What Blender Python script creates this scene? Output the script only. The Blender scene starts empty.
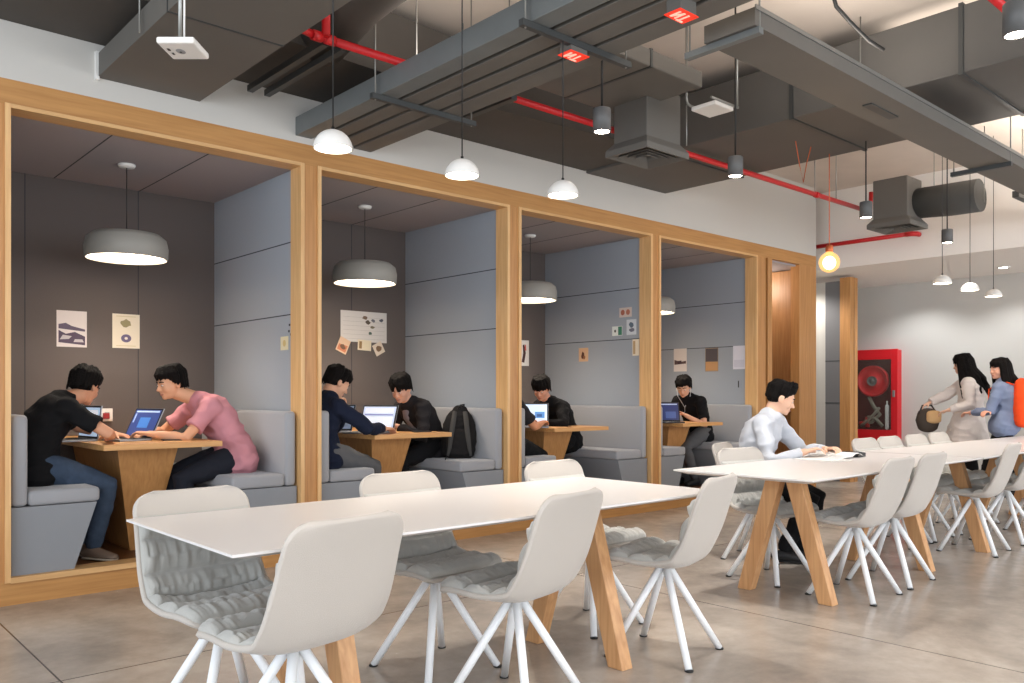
import bpy, bmesh, math, random
from mathutils import Vector, Matrix, noise
V = Vector
PI = math.pi
random.seed(7)
scn = bpy.context.scene
COL = scn.collection

# ------------------------------------------------------------------ materials
_M = {}
def lin(c):
    return tuple(((x/255)/12.92 if x/255 <= .04045 else ((x/255+.055)/1.055)**2.4) for x in c)
def mat(name, rgb=(128,128,128), rough=.6, metal=0., emit=None, estr=0., bump=0., bscale=60., var=0., vscale=6., spec=.5, coat=0., sheen=0.):
    if name in _M: return _M[name]
    m = bpy.data.materials.new(name); m.use_nodes = True
    nt = m.node_tree; b = nt.nodes['Principled BSDF']
    c = lin(rgb) + (1,)
    b.inputs['Base Color'].default_value = c
    b.inputs['Roughness'].default_value = rough
    b.inputs['Metallic'].default_value = metal
    b.inputs['Specular IOR Level'].default_value = spec
    b.inputs['Coat Weight'].default_value = coat
    b.inputs['Sheen Weight'].default_value = sheen
    if emit:
        b.inputs['Emission Color'].default_value = lin(emit) + (1,)
        b.inputs['Emission Strength'].default_value = estr
    if var or bump:
        tc = nt.nodes.new('ShaderNodeTexCoord')
    if var:
        n = nt.nodes.new('ShaderNodeTexNoise'); n.inputs['Scale'].default_value = vscale; n.inputs['Detail'].default_value = 5
        nt.links.new(tc.outputs['Object'], n.inputs['Vector'])
        r = nt.nodes.new('ShaderNodeMapRange'); r.inputs['From Min'].default_value = .3; r.inputs['From Max'].default_value = .7
        r.inputs['To Min'].default_value = 1-var; r.inputs['To Max'].default_value = 1+var
        nt.links.new(n.outputs['Fac'], r.inputs['Value'])
        mx = nt.nodes.new('ShaderNodeVectorMath'); mx.operation = 'SCALE'
        mx.inputs[0].default_value = c[:3]
        nt.links.new(r.outputs[0], mx.inputs['Scale']); nt.links.new(mx.outputs[0], b.inputs['Base Color'])
    if bump:
        n2 = nt.nodes.new('ShaderNodeTexNoise'); n2.inputs['Scale'].default_value = bscale; n2.inputs['Detail'].default_value = 4
        nt.links.new(tc.outputs['Object'], n2.inputs['Vector'])
        bp = nt.nodes.new('ShaderNodeBump'); bp.inputs['Strength'].default_value = bump; bp.inputs['Distance'].default_value = .01
        nt.links.new(n2.outputs['Fac'], bp.inputs['Height']); nt.links.new(bp.outputs[0], b.inputs['Normal'])
    _M[name] = m
    return m

def wood(name, c1, c2, axis=0, rough=.45, scale=1.0):
    """oak: long fibres along the given axis"""
    if name in _M: return _M[name]
    m = bpy.data.materials.new(name); m.use_nodes = True
    nt = m.node_tree; b = nt.nodes['Principled BSDF']; L = nt.links
    tc = nt.nodes.new('ShaderNodeTexCoord'); mp = nt.nodes.new('ShaderNodeMapping')
    s = [22*scale]*3; s[axis] = 1.1*scale
    mp.inputs['Scale'].default_value = s
    L.new(tc.outputs['Object'], mp.inputs['Vector'])
    n = nt.nodes.new('ShaderNodeTexNoise'); n.inputs['Scale'].default_value = 2.2; n.inputs['Detail'].default_value = 6; n.inputs['Distortion'].default_value = .4
    L.new(mp.outputs[0], n.inputs['Vector'])
    cr = nt.nodes.new('ShaderNodeValToRGB')
    cr.color_ramp.elements[0].position = .3; cr.color_ramp.elements[0].color = lin(c2)+(1,)
    cr.color_ramp.elements[1].position = .68; cr.color_ramp.elements[1].color = lin(c1)+(1,)
    L.new(n.outputs['Fac'], cr.inputs[0]); L.new(cr.outputs[0], b.inputs['Base Color'])
    b.inputs['Roughness'].default_value = rough
    bp = nt.nodes.new('ShaderNodeBump'); bp.inputs['Strength'].default_value = .12; bp.inputs['Distance'].default_value = .004
    L.new(n.outputs['Fac'], bp.inputs['Height']); L.new(bp.outputs[0], b.inputs['Normal'])
    _M[name] = m
    return m

OAKX = wood('oak_along_x', (188,138,80), (170,120,66), 0)
OAKXL = wood('oak_light_edge_x', (214,172,118), (198,154,102), 0)
OAKZ = wood('oak_upright', (192,140,84), (172,120,68), 2)
OAKL = wood('oak_light_edge', (222,180,126), (204,158,104), 2)
OAKT = wood('oak_table', (210,160,100), (188,134,78), 0)
OAKLEG = wood('oak_trestle', (208,160,112), (184,134,88), 2, rough=.5)
OAKD = wood('oak_door', (176,130,84), (156,112,68), 2)
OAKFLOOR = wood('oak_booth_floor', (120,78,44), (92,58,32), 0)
WALLW = mat('wall_paint', (196,193,187), .85, bump=.05, bscale=140)
SOFF = mat('soffit_paint', (242,238,233), .85)
CEILM = mat('ceiling_slab', (206,196,186), .9, var=.08, vscale=1.3, bump=.1, bscale=18)
DUCT = mat('duct_grey', (96,93,88), .62, var=.07, vscale=2.2)
DUCTD = mat('duct_insulation_dark', (72,68,64), .75, var=.12, vscale=1.6, bump=.25, bscale=5)
DUCTS = mat('duct_steel', (112,116,116), .5, metal=.25, var=.05)
SLOT = mat('dark_gap', (14,14,13), .9)
RODM = mat('threaded_rod', (150,150,146), .4, metal=.7)
RAILM = mat('hanger_channel', (70,72,72), .5, metal=.4)
RED = mat('red_pipe', (196,24,30), .4)
REDC = mat('red_cabinet', (206,24,34), .35)
FDARK = mat('booth_felt_dark', (98,90,87), .95, bump=.25, bscale=240, sheen=.2)
FBLUE = mat('booth_felt_blue_grey', (150,157,166), .95, bump=.25, bscale=240, sheen=.2)
FCEIL = mat('booth_ceiling_felt', (160,154,156), .95, bump=.2, bscale=240)
BENCHM = mat('bench_felt', (152,153,157), .95, bump=.25, bscale=260, sheen=.3)
BENCHB = mat('bench_base_felt', (136,139,144), .95, bump=.25, bscale=260)
SEAM = mat('seam_line', (58,60,64), .95)
SHELLM = mat('chair_shell_fabric', (184,177,169), .9, bump=.25, bscale=420, sheen=.3)
CUSHM = mat('chair_cushion_fabric', (172,171,166), .92, bump=.3, bscale=380, sheen=.4)
STEELW = mat('white_powder_coat', (238,240,242), .35)
GLIDE = mat('black_glide', (20,20,20), .5)
TOPW = mat('table_top_white', (216,213,212), .32)
WHITEP = mat('white_plastic', (232,230,226), .4)
GREYP = mat('grey_plastic', (150,150,150), .5)
BLACKP = mat('black_plastic', (16,16,18), .4)
CABLE = mat('black_cable', (10,10,10), .5)
ORANGEC = mat('orange_cable', (206,104,60), .6)
LAMPSH = mat('lamp_shade_grey', (146,144,138), .55)
DOMESH = mat('dome_shade_white', (224,222,218), .4)
LEDW = mat('lamp_diffuser', (255,244,226), .5, emit=(255,232,200), estr=9.)
LEDD = mat('dome_diffuser', (255,244,226), .5, emit=(255,236,208), estr=14.)
LEDS = mat('spot_lens', (255,250,240), .5, emit=(255,240,222), estr=40.)
ALU = mat('laptop_aluminium', (150,152,156), .35, metal=.7)
KEYS = mat('laptop_keys', (26,26,28), .6)

def floor_mat():
    m = bpy.data.materials.new('polished_concrete'); m.use_nodes = True
    nt = m.node_tree; b = nt.nodes['Principled BSDF']; L = nt.links; N = nt.nodes.new
    tc = N('ShaderNodeTexCoord')
    n1 = N('ShaderNodeTexNoise'); n1.inputs['Scale'].default_value = .9; n1.inputs['Detail'].default_value = 9; n1.inputs['Roughness'].default_value = .62; n1.inputs['Distortion'].default_value = .5
    n2 = N('ShaderNodeTexNoise'); n2.inputs['Scale'].default_value = 7; n2.inputs['Detail'].default_value = 8; n2.inputs['Roughness'].default_value = .7
    L.new(tc.outputs['Object'], n1.inputs['Vector']); L.new(tc.outputs['Object'], n2.inputs['Vector'])
    mx = N('ShaderNodeMath'); mx.operation = 'MULTIPLY_ADD'; mx.inputs[1].default_value = .35
    L.new(n2.outputs['Fac'], mx.inputs[0]); L.new(n1.outputs['Fac'], mx.inputs[2])
    cr = N('ShaderNodeValToRGB'); e = cr.color_ramp.elements
    e[0].position = .45; e[0].color = lin((138,129,121))+(1,)
    e[1].position = .86; e[1].color = lin((188,178,167))+(1,)
    e2 = e.new(.64); e2.color = lin((162,152,142))+(1,)
    L.new(mx.outputs[0], cr.inputs[0])
    sep = N('ShaderNodeSeparateXYZ'); L.new(tc.outputs['Object'], sep.inputs[0])
    masks = []
    for ax, off, per in (('X', .93, 3.1), ('Y', .75, 3.1)):
        a = N('ShaderNodeMath'); a.operation = 'SUBTRACT'; a.inputs[1].default_value = off; L.new(sep.outputs[ax], a.inputs[0])
        p = N('ShaderNodeMath'); p.operation = 'PINGPONG'; p.inputs[1].default_value = per/2; L.new(a.outputs[0], p.inputs[0])
        c = N('ShaderNodeMath'); c.operation = 'LESS_THAN'; c.inputs[1].default_value = .004; L.new(p.outputs[0], c.inputs[0])
        masks.append(c)
    mm = N('ShaderNodeMath'); mm.operation = 'MAXIMUM'; L.new(masks[0].outputs[0], mm.inputs[0]); L.new(masks[1].outputs[0], mm.inputs[1])
    mc = N('ShaderNodeMix'); mc.data_type = 'RGBA'; mc.inputs['B'].default_value = lin((78,66,58))+(1,)
    L.new(mm.outputs[0], mc.inputs['Factor']); L.new(cr.outputs[0], mc.inputs['A']); L.new(mc.outputs['Result'], b.inputs['Base Color'])
    rr = N('ShaderNodeMapRange'); rr.inputs['To Min'].default_value = .12; rr.inputs['To Max'].default_value = .34
    L.new(n2.outputs['Fac'], rr.inputs['Value']); L.new(rr.outputs[0], b.inputs['Roughness'])
    b.inputs['Specular IOR Level'].default_value = .5
    bp = N('ShaderNodeBump'); bp.inputs['Strength'].default_value = .04; bp.inputs['Distance'].default_value = .01
    L.new(n2.outputs['Fac'], bp.inputs['Height']); L.new(bp.outputs[0], b.inputs['Normal'])
    return m
FLOORM = floor_mat()

# ------------------------------------------------------------------ mesh helpers
class MB:
    """collects shapes into one mesh"""
    def __init__(s): s.bm = bmesh.new(); s.mi = 0
    def m(s, i): s.mi = i; return s
    def face(s, vs, smooth=False):
        try:
            f = s.bm.faces.new(vs); f.material_index = s.mi; f.smooth = smooth; return f
        except ValueError: return None
    def box(s, x0, x1, y0, y1, z0, z1, bev=0.):
        r = bmesh.new()
        bmesh.ops.create_cube(r, size=1)
        for v in r.verts:
            v.co = V(((x0+x1)/2+v.co.x*(x1-x0), (y0+y1)/2+v.co.y*(y1-y0), (z0+z1)/2+v.co.z*(z1-z0)))
        if bev: bmesh.ops.bevel(r, geom=r.edges[:], offset=bev, segments=3 if bev > .012 else 2, affect='EDGES', profile=.5)
        s.merge(r, smooth=bool(bev) and bev > .012); return s
    def merge(s, r, smooth=False, M=None):
        mp = {}
        for v in r.verts: mp[v] = s.bm.verts.new(M @ v.co if M else v.co)
        for f in r.faces: s.face([mp[v] for v in f.verts], smooth)
        r.free()
    def prism(s, pts, d):
        """polygon pts (3D) extruded by vector d"""
        d = V(d); a = [s.bm.verts.new(V(p)) for p in pts]; b = [s.bm.verts.new(V(p)+d) for p in pts]
        n = len(pts); s.face(a[::-1]); s.face(b)
        for i in range(n): s.face([a[i], a[(i+1) % n], b[(i+1) % n], b[i]])
        return s
    def hexa(s, lo, hi):
        a = [s.bm.verts.new(V(p)) for p in lo]; b = [s.bm.verts.new(V(p)) for p in hi]
        s.face(a[::-1]); s.face(b)
        for i in range(4): s.face([a[i], a[(i+1) % 4], b[(i+1) % 4], b[i]])
        return s
    def rings(s, rs, cap=True, smooth=True, closed=False):
        prev = None; first = None
        for r in rs:
            vs = [s.bm.verts.new(p) for p in r]
            if prev:
                n = len(vs)
                for i in range(n): s.face([prev[i], prev[(i+1) % n], vs[(i+1) % n], vs[i]], smooth)
            else: first = vs
            prev = vs
        if closed:
            n = len(prev)
            for i in range(n): s.face([prev[i], prev[(i+1) % n], first[(i+1) % n], first[i]], smooth)
        elif cap: s.face(first[::-1]); s.face(prev)
        return s
    def loft(s, secs, up=(0,0,1), n=16, round_ends=True, cap=True, smooth=True):
        """secs: (centre, ra, rb): ra across (path x up), rb along up. elliptical tube, round ends"""
        secs = [(V(c), a, b) for c, a, b in secs]
        up = V(up); out = []
        FR = []; u = None
        for i in range(len(secs)):
            a = secs[max(0, i-1)][0]; b = secs[min(len(secs)-1, i+1)][0]; t = (b-a)
            t = t.normalized() if t.length > 1e-7 else V((0,0,1))
            if u is None:
                u = up - t*up.dot(t)
                if u.length < .15: u = V((1,0,0)) - t*t.x
                if u.length < .15: u = V((0,1,0)) - t*t.y
            else: u = u - t*u.dot(t)
            u.normalize(); FR.append((t, t.cross(u).normalized(), u))
        def frame(i): return FR[i]
        def ring(c, x, u, a, b): return [c + x*(a*math.cos(2*PI*k/n)) + u*(b*math.sin(2*PI*k/n)) for k in range(n)]
        if round_ends:
            t, x, u = frame(0); c, a, b = secs[0]; r = min(a, b)
            for q in (.995, .9, .7, .4): out.append(ring(c-t*r*q, x, u, a*math.sqrt(1-q*q), b*math.sqrt(1-q*q)))
        for i, (c, a, b) in enumerate(secs):
            t, x, u = frame(i); out.append(ring(c, x, u, a, b))
        if round_ends:
            t, x, u = frame(len(secs)-1); c, a, b = secs[-1]; r = min(a, b)
            for q in (.4, .7, .9, .995): out.append(ring(c+t*r*q, x, u, a*math.sqrt(1-q*q), b*math.sqrt(1-q*q)))
        return s.rings(out, cap, smooth)
    def tube(s, pts, r, n=12, r2=None, round_ends=False):
        k = len(pts); r2 = r if r2 is None else r2
        d = V(pts[-1])-V(pts[0]); up = (0,0,1) if abs(d.normalized().z) < .9 else (0,1,0)
        return s.loft([(p, r+(r2-r)*i/max(1, k-1), r+(r2-r)*i/max(1, k-1)) for i, p in enumerate(pts)], up=up, n=n, round_ends=round_ends)
    def ell(s, c, r, M=None, seg=20, smooth=True):
        b = bmesh.new(); bmesh.ops.create_uvsphere(b, u_segments=seg, v_segments=max(8, seg*2//3), radius=1)
        T = Matrix.Translation(V(c)) @ (M.to_4x4() if M else Matrix()) @ Matrix.Diagonal((r[0], r[1], r[2], 1))
        s.merge(b, smooth, T); return s
    def lathe(s, prof, c=(0,0,0), n=40, cap=True, smooth=True):
        c = V(c)
        return s.rings([[c+V((r*math.cos(2*PI*k/n), r*math.sin(2*PI*k/n), z)) for k in range(n)] for r, z in prof], cap, smooth)
    def build(s, name, mats, parent=None, kind=None, loc=None):
        bmesh.ops.recalc_face_normals(s.bm, faces=s.bm.faces[:])
        me = bpy.data.meshes.new(name); s.bm.to_mesh(me); s.bm.free()
        for mm in (mats if isinstance(mats, (list, tuple)) else [mats]): me.materials.append(mm)
        o = bpy.data.objects.new(name, me); COL.objects.link(o)
        if parent: o.parent = parent
        if kind: o['kind'] = kind
        if loc: o.location = loc
        return o

def thing(name, label, cat, loc=(0,0,0), rz=0., group=None):
    o = bpy.data.objects.new(name, None); COL.objects.link(o); o.empty_display_size = .1
    o.location = loc; o.rotation_euler = (0,0,rz); o['label'] = label; o['category'] = cat
    if group: o['group'] = group
    return o
def tag(o, label, cat, group=None):
    o['label'] = label; o['category'] = cat
    if group: o['group'] = group
    return o
def dup(root, loc, rz, label, group=None):
    r = root.copy(); COL.objects.link(r); r.location = loc; r.rotation_euler = (0,0,rz); r['label'] = label
    if group: r['group'] = group
    for ch in list(root.children):
        c = ch.copy(); COL.objects.link(c); c.parent = r
        for g in ch.children:
            d = g.copy(); COL.objects.link(d); d.parent = c
    return r
def sbox(name, m, x0, x1, y0, y1, z0, z1, parent=None, bev=0.):
    return MB().box(x0, x1, y0, y1, z0, z1, bev).build(name, m, parent, 'structure')
def part(name, m, x0, x1, y0, y1, z0, z1, parent, bev=0.):
    return MB().box(x0, x1, y0, y1, z0, z1, bev).build(name, m, parent)

# ------------------------------------------------------------------ room shell
FY = 5.42                    # booth facade plane
ZT = 2.975; ZO = 2.83; ZP = .135; ZF = .125
XL, XR, YB, ZC = -4.5, 12.6, -4.5, 3.85
sbox('floor', FLOORM, XL-.2, XR+.2, YB-.2, 9.2, -.12, 0)
sbox('ceiling', CEILM, XL-.2, XR+.2, YB-.2, 9.2, ZC, ZC+.2)
# white wall over the booths
sbox('wall_over_booths', WALLW, XL, 10.13, FY, FY+.18, ZT, ZC)
sbox('wall_booth_end', WALLW, 10.09, 10.13, FY+.18, 8.9, ZF, ZC)
# wall left of the booths, beyond the frame
sbox('wall_beside_booths', WALLW, XL, .93, FY, FY+.18, 0, ZT)
sbox('wall_far', WALLW, XL-.2, XR+.2, 9.0, 9.2, 0, ZC)
# far right wall (hose cabinet wall)
sbox('wall_right', WALLW, XR, XR+.2, YB, 9.0, 0, ZC)
# window side of the room (behind the photographer): piers and sills with open glazing
def window_wall(axis, pos, a0, a1, n, idx):
    w = (a1-a0)/n
    lowb = MB(); piers = MB()
    def bx(mb, u0, u1, z0, z1, t0=0., t1=.2):
        if axis == 'x': mb.box(pos-t1, pos-t0, u0, u1, z0, z1)
        else: mb.box(u0, u1, pos-t1, pos-t0, z0, z1)
    bx(lowb, a0, a1, 0, .35); bx(lowb, a0, a1, 3.3, ZC)
    for i in range(n+1): bx(lowb, a0+w*i-.12 if i else a0, a0+w*i+.12 if i < n else a1, .35, 3.3)
    lowb.build('wall_left' if axis == 'x' else 'wall_behind', WALLW, None, 'structure')
    for i in range(n):
        f = MB(); u0, u1 = a0+w*i+.12, a0+w*(i+1)-.12
        for (p, q, r, t) in ((u0, u0+.05, .35, 3.3), (u1-.05, u1, .35, 3.3), (u0, u1, .35, .4), (u0, u1, 3.25, 3.3), ((u0+u1)/2-.025, (u0+u1)/2+.025, .4, 3.25)):
            bx(f, p, q, r, t, .07, .13)
        f.build('window_%d' % (idx+i), DUCTD, None, 'structure')
window_wall('x', XL, YB, FY, 3, 1)
window_wall('y', YB, XL, XR, 5, 4)
# bulkhead (soffit) at the far right
MB().box(10.42, XR, YB, 9.0, 2.835, ZC).build('ceiling_bulkhead', SOFF, None, 'structure')

# ------------------------------------------------------------------ booths
PX = 1.955
BL = [1.03+PX*k for k in range(4)]; BR = [2.87+PX*k for k in range(4)]; CX = [1.95+PX*k for k in range(4)]
YBK = 6.98; JD = .14
# wood facade: header, plinth, pillars
f = MB(); f.box(.90, 10.13, FY, FY+.05, ZO+.0, ZT); f.build('trim_1', OAKX, None, 'structure')
f = MB(); f.box(.90, 10.13, FY, FY+.05, 0, ZP); f.build('trim_2', OAKX, None, 'structure')
pil = [(.90, BL[0])] + [(BR[k], BL[k+1]) for k in range(3)] + [(BR[3], 8.93)]
for i, (a, b) in enumerate(pil):
    sbox('trim_%d' % (3+i), OAKZ, a, b, FY, FY+JD, ZP, ZO)
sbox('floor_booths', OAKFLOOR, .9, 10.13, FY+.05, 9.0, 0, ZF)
for k in range(4):
    a, b = BL[k], BR[k]
    # protruding light bead frame and wooden jamb around each opening
    m = MB(); t = .024; pr = .014
    m.m(0).box(a-.005, a+t, FY-pr, FY+JD, ZP-.005, ZO+.005)
    m.box(b-t, b+.005, FY-pr, FY+JD, ZP-.005, ZO+.005)
    m.m(1).box(a+t, b-t, FY-pr, FY+JD, ZO-.018, ZO+.005); m.box(a+t, b-t, FY-pr, FY+JD, ZP-.01, ZP+.022)
    m.build('trim_%d' % (10+k), [OAKL, OAKXL], None, 'structure')
    y0 = FY+JD
    sbox('wall_booth_back', FDARK, a-.02, b+.02, YBK, YBK+.05, ZF, 2.86)
    # side walls with horizontal panel seams
    for (x0, x1, sx) in ((a-.03, a+.0, a+.0005), (b, b+.03, b-.0005)):
        w = MB(); w.m(0).box(x0, x1, y0, YBK, ZF, 2.86)
        w.m(1)
        for z in (1.775, 2.30):
            if sx < (a+b)/2: w.box(x1-.004, x1+.0012, y0, YBK, z-.004, z+.004)
            else: w.box(x0-.0012, x0+.004, y0, YBK, z-.004, z+.004)
        w.build('wall_booth_side', [FBLUE, SEAM], None, 'structure')
    c = MB(); c.m(0).box(a, b, y0, YBK, ZO-.01, ZO+.04); c.m(1)
    for q in (1/3, 2/3): c.box(a+(b-a)*q-.004, a+(b-a)*q+.004, y0, YBK, ZO-.0115, ZO)
    c.build('ceiling_booth', [FCEIL, SEAM], None, 'structure')
    s = MB()
    for xx in (a+.42, a+1.22): s.box(xx-.003, xx+.003, YBK-.0015, YBK+.001, ZF, 2.82)
    s.build('wall_booth_seam', SEAM, None, 'structure')

# door module
DX0, DX1 = 9.06, 9.71
f = MB()
f.box(DX1, 10.13, FY, FY+.12, ZP, ZO)                 # right jamb panel
f.build('trim_14', OAKZ, None, 'structure')
MB().box(8.93, 8.965, FY+.10, FY+.14, ZP, ZO).box(8.965, DX0, FY-.008, FY+.14, ZP, ZO).build('trim_15', OAKZ, None, 'structure')
sbox('ceiling_vestibule', FCEIL, 8.93, 10.09, FY+.05, 7.1, ZO-.02, ZO+.03)
sbox('wall_vestibule_left', OAKD, 8.98, 9.01, FY+.14, 7.1, ZF, ZO)
sbox('wall_vestibule_back', FDARK, 8.98, 10.09, 7.1, 7.14, ZF, ZO)
d = MB(); d.box(9.90, 9.942, FY+.16, FY+1.06, ZF+.01, 2.80, .003)
door = d.build('door_1', OAKD, None, 'structure')
hg = MB()
for z in (.5, 1.45, 2.45): hg.tube([(9.90, FY+.150, z-.05), (9.90, FY+.150, z+.05)], .010, 10)
hg.build('hinge', RODM, door)
kn = MB(); kn.tube([(9.90, FY+.24, 1.15), (9.855, FY+.24, 1.15)], .010, 10, round_ends=True); kn.tube([(9.855, FY+.24, 1.15), (9.855, FY+.35, 1.15)], .009, 10, round_ends=True)
kn.build('door_handle', RODM, door)

# second booth block farther on
MB().box(11.05, 11.27, FY, FY+.145, 0, 2.80).build('trim_16', OAKZ, None, 'structure')
MB().box(11.16, 11.175, FY-.006, FY, 0, 2.80).build('trim_17', OAKD, None, 'structure')
w = MB(); w.m(0).box(11.06, 11.24, FY+.145, FY+.36, 0, 2.76); w.m(1)
for z in (1.08, 1.66): w.box(11.056, 11.062, FY+.145, FY+.36, z-.006, z+.006)
w.build('wall_far_booth', [mat('booth_felt_charcoal', (112,112,114), .95), SEAM], None, 'structure')
sbox('wall_far_booth_end', WALLW, 11.06, 11.24, FY+.36, FY+.62, 0, 2.76)

# benches, tables, lamps
def make_bench(side, label):
    """side -1: backrest at the left wall. local origin at wall side, x towards the middle"""
    t = thing('booth_bench', label, 'bench', (0,0,0))
    y0, y1 = FY+.03, YBK-.01
    b = MB(); b.prism([(0.002,y0,ZF), (.32,y0,ZF), (.455,y0,.545), (0.002,y0,.545)], (0, y1-y0, 0)); b.build('bench_base', BENCHB, t)
    b = MB(); b.box(.09, .475, y0, y1, .548, .635, .022); b.build('seat_cushion', BENCHM, t)
    b = MB(); b.box(.004, .088, y0, y1, .548, 1.075, .026); b.build('back_cushion', BENCHM, t)
    return t
bn = ['first', 'second', 'third', 'fourth']
lampsdesc = ['of the black and pink shirted pair', 'holding the black backpack', 'third from the left', 'with the lone phone user']
prot = make_bench(-1, 'grey felt bench against left wall of the booth '+lampsdesc[0]); prot.location = (BL[0]+.032, 0, 0)
yc = FY+.03+YBK-.01
def place_bench(k, side):
    lab = 'grey felt bench against %s wall of the booth %s' % ('left' if side < 0 else 'right', lampsdesc[k])
    if side < 0: return dup(prot, (BL[k]+.032, 0, 0), 0, lab, 'felt benches in the booths')
    return dup(prot, (BR[k]-.032, yc, 0), PI, lab, 'felt benches in the booths')
prot['group'] = 'felt benches in the booths'
for k in range(4):
    if k: place_bench(k, -1)
    place_bench(k, 1)

bt = thing('booth_table', 'oak wedge-legged table in the booth '+lampsdesc[0], 'table', (CX[0], 0, 0), 0, 'oak tables in the booths')
m = MB(); ya, yb = FY+.10, YBK-.005
m.prism([(-.375,ya,.845), (.375,ya,.845), (.375,yb,.845), (-.375,yb,.845)], (0,0,.035))
m.build('table_top', OAKT, bt)
m = MB(); yp = FY+.42
m.hexa([(-.065,yp+.18,ZF), (.065,yp+.18,ZF), (.065,yb-.1,ZF), (-.065,yb-.1,ZF)], [(-.20,yp,.845), (.20,yp,.845), (.20,yb-.05,.845), (-.20,yb-.05,.845)])
m.build('pedestal', OAKZ, bt)
for k in range(1, 4): dup(bt, (CX[k], 0, 0), 0, 'oak wedge-legged table in the booth '+lampsdesc[k], 'oak tables in the booths')

LY = 6.23
lamp = thing('pendant_lamp', 'large round grey drum lamp in the booth '+lampsdesc[0], 'lamp', (CX[0]-.02, LY, 2.15), 0, 'drum lamps in the booths')
m = MB(); m.lathe([(.262,.0), (.272,.012), (.275,.08), (.262,.14), (.22,.175), (.12,.188), (.0005,.19)], n=56, cap=False)
m.lathe([(.262,.0), (.266,.012), (.266,.08), (.252,.135), (.21,.167), (.12,.18), (.0005,.182)], n=56, cap=False)
m.build('lamp_shade', LAMPSH, lamp)
MB().lathe([(.0005,.024), (.2635,.024), (.2635,.03), (.0005,.03)], n=48, cap=False).build('diffuser', LEDW, lamp)
MB().tube([(0,0,.188), (0,0,ZO-2.15-.03)], .003, 8).build('cord', CABLE, lamp)
MB().lathe([(.0005,ZO-2.15-.035), (.05,ZO-2.15-.033), (.058,ZO-2.15-.02), (.058,ZO-2.15-.011), (.0005,ZO-2.15-.011)], n=28, cap=False).build('ceiling_rose', WHITEP, lamp)
for k in range(1, 4): dup(lamp, (CX[k]-.02, LY, 2.15), 0, 'large round grey drum lamp in the booth '+lampsdesc[k], 'drum lamps in the booths')

# ------------------------------------------------------------------ chairs
def catmull(P, n):
    P = [V((a, 0, b)) for a, b in P]; P = [2*P[0]-P[1]] + P + [2*P[-1]-P[-2]]
    out = []
    for i in range(1, len(P)-2):
        for k in range(n):
            t = k/n; a, b, c, d = P[i-1], P[i], P[i+1], P[i+2]
            out.append(.5*((2*b)+(c-a)*t+(2*a-5*b+4*c-d)*t*t+(3*b-a-3*c+d)*t**3))
    out.append(P[-2]); return out
prof = catmull([(.212,.434), (.172,.450), (.09,.442), (0,.430), (-.09,.427), (-.148,.446), (-.180,.505), (-.210,.60), (-.246,.715), (-.284,.825)], 8)
arc = [0.]
for i in range(1, len(prof)): arc.append(arc[-1]+(prof[i]-prof[i-1]).length)
LEN = arc[-1]
def prof_at(s):
    s = max(0, min(LEN, s))
    for i in range(1, len(arc)):
        if arc[i] >= s:
            t = (s-arc[i-1])/(arc[i]-arc[i-1]); p = prof[i-1].lerp(prof[i], t)
            T = (prof[i]-prof[i-1]).normalized(); return p, V((T.z, 0, -T.x))   # normal towards the sitter
    return prof[-1], V((1,0,0))
SB = .345                                                    # arc length where the seat turns into the back
def halfw(s):
    w = .228+.008*math.exp(-((s-SB)/.16)**2)
    if s > .5: w -= .012*(s-.5)/.3
    for d, r in ((s, .055), (LEN-s, .07)):
        if d < r: w -= r-math.sqrt(max(0, r*r-(r-d)**2))
    return w
def shell_pt(u, s, off):
    p, n = prof_at(s); w = halfw(s)
    lift = .012+.026*math.exp(-((s-SB)/.12)**2)
    if s < .12: lift *= s/.12
    e = abs(u); l = lift*e**3.2
    sd = n*1.0
    nn = (n*(1-.35*e**3) + V((0, -math.copysign(1, u) if u else 0, 0))*(.6*e**4*lift/.08)).normalized()
    return V((p.x, u*w, p.z)) + n*l + nn*off
def shell_mesh():
    m = MB(); NU, NS = 24, 60
    ss = [LEN*.5*(1-math.cos(PI*i/NS))*.75+LEN*i/NS*.25 for i in range(NS+1)]
    us = [math.sin(PI/2*(2*i/NU-1)) for i in range(NU+1)]
    A = [[m.bm.verts.new(shell_pt(u, s, -.011)) for u in us] for s in ss]
    B = [[m.bm.verts.new(shell_pt(u, s, .010)) for u in us] for s in ss]
    for i in range(NS):
        for j in range(NU):
            m.face([A[i][j], A[i][j+1], A[i+1][j+1], A[i+1][j]], True); m.face([B[i][j], B[i+1][j], B[i+1][j+1], B[i][j+1]], True)
    loop = [(0, j) for j in range(NU)] + [(i, NU) for i in range(NS)] + [(NS, j) for j in range(NU, 0, -1)] + [(i, 0) for i in range(NS, 0, -1)]
    n = len(loop); mid = []
    for i, j in loop:
        a, b = A[i][j].co, B[i][j].co; c = (a+b)/2; cen = V((0, 0, .5)); o = V((0, (c.y), 0))
        out = V((0, c.y, 0)).normalized() if abs(c.y) > .05 and 0 < i < NS else (c-shell_pt(us[j]*.8, ss[i]+(.03 if i == 0 else -.03 if i == NS else 0), 0)).normalized()
        mid.append(m.bm.verts.new(c+out*.008))
    for k in range(n):
        i, j = loop[k]; i2, j2 = loop[(k+1) % n]
        m.face([A[i][j], mid[k], mid[(k+1) % n], A[i2][j2]], True); m.face([B[i][j], B[i2][j2], mid[(k+1) % n], mid[k]], True)
    bmesh.ops.remove_doubles(m.bm, verts=m.bm.verts[:], dist=.0004)
    return m
CEND = LEN-.085
SEAMS = [.0, .13, .255, .36, .475, .60, CEND]
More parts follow.
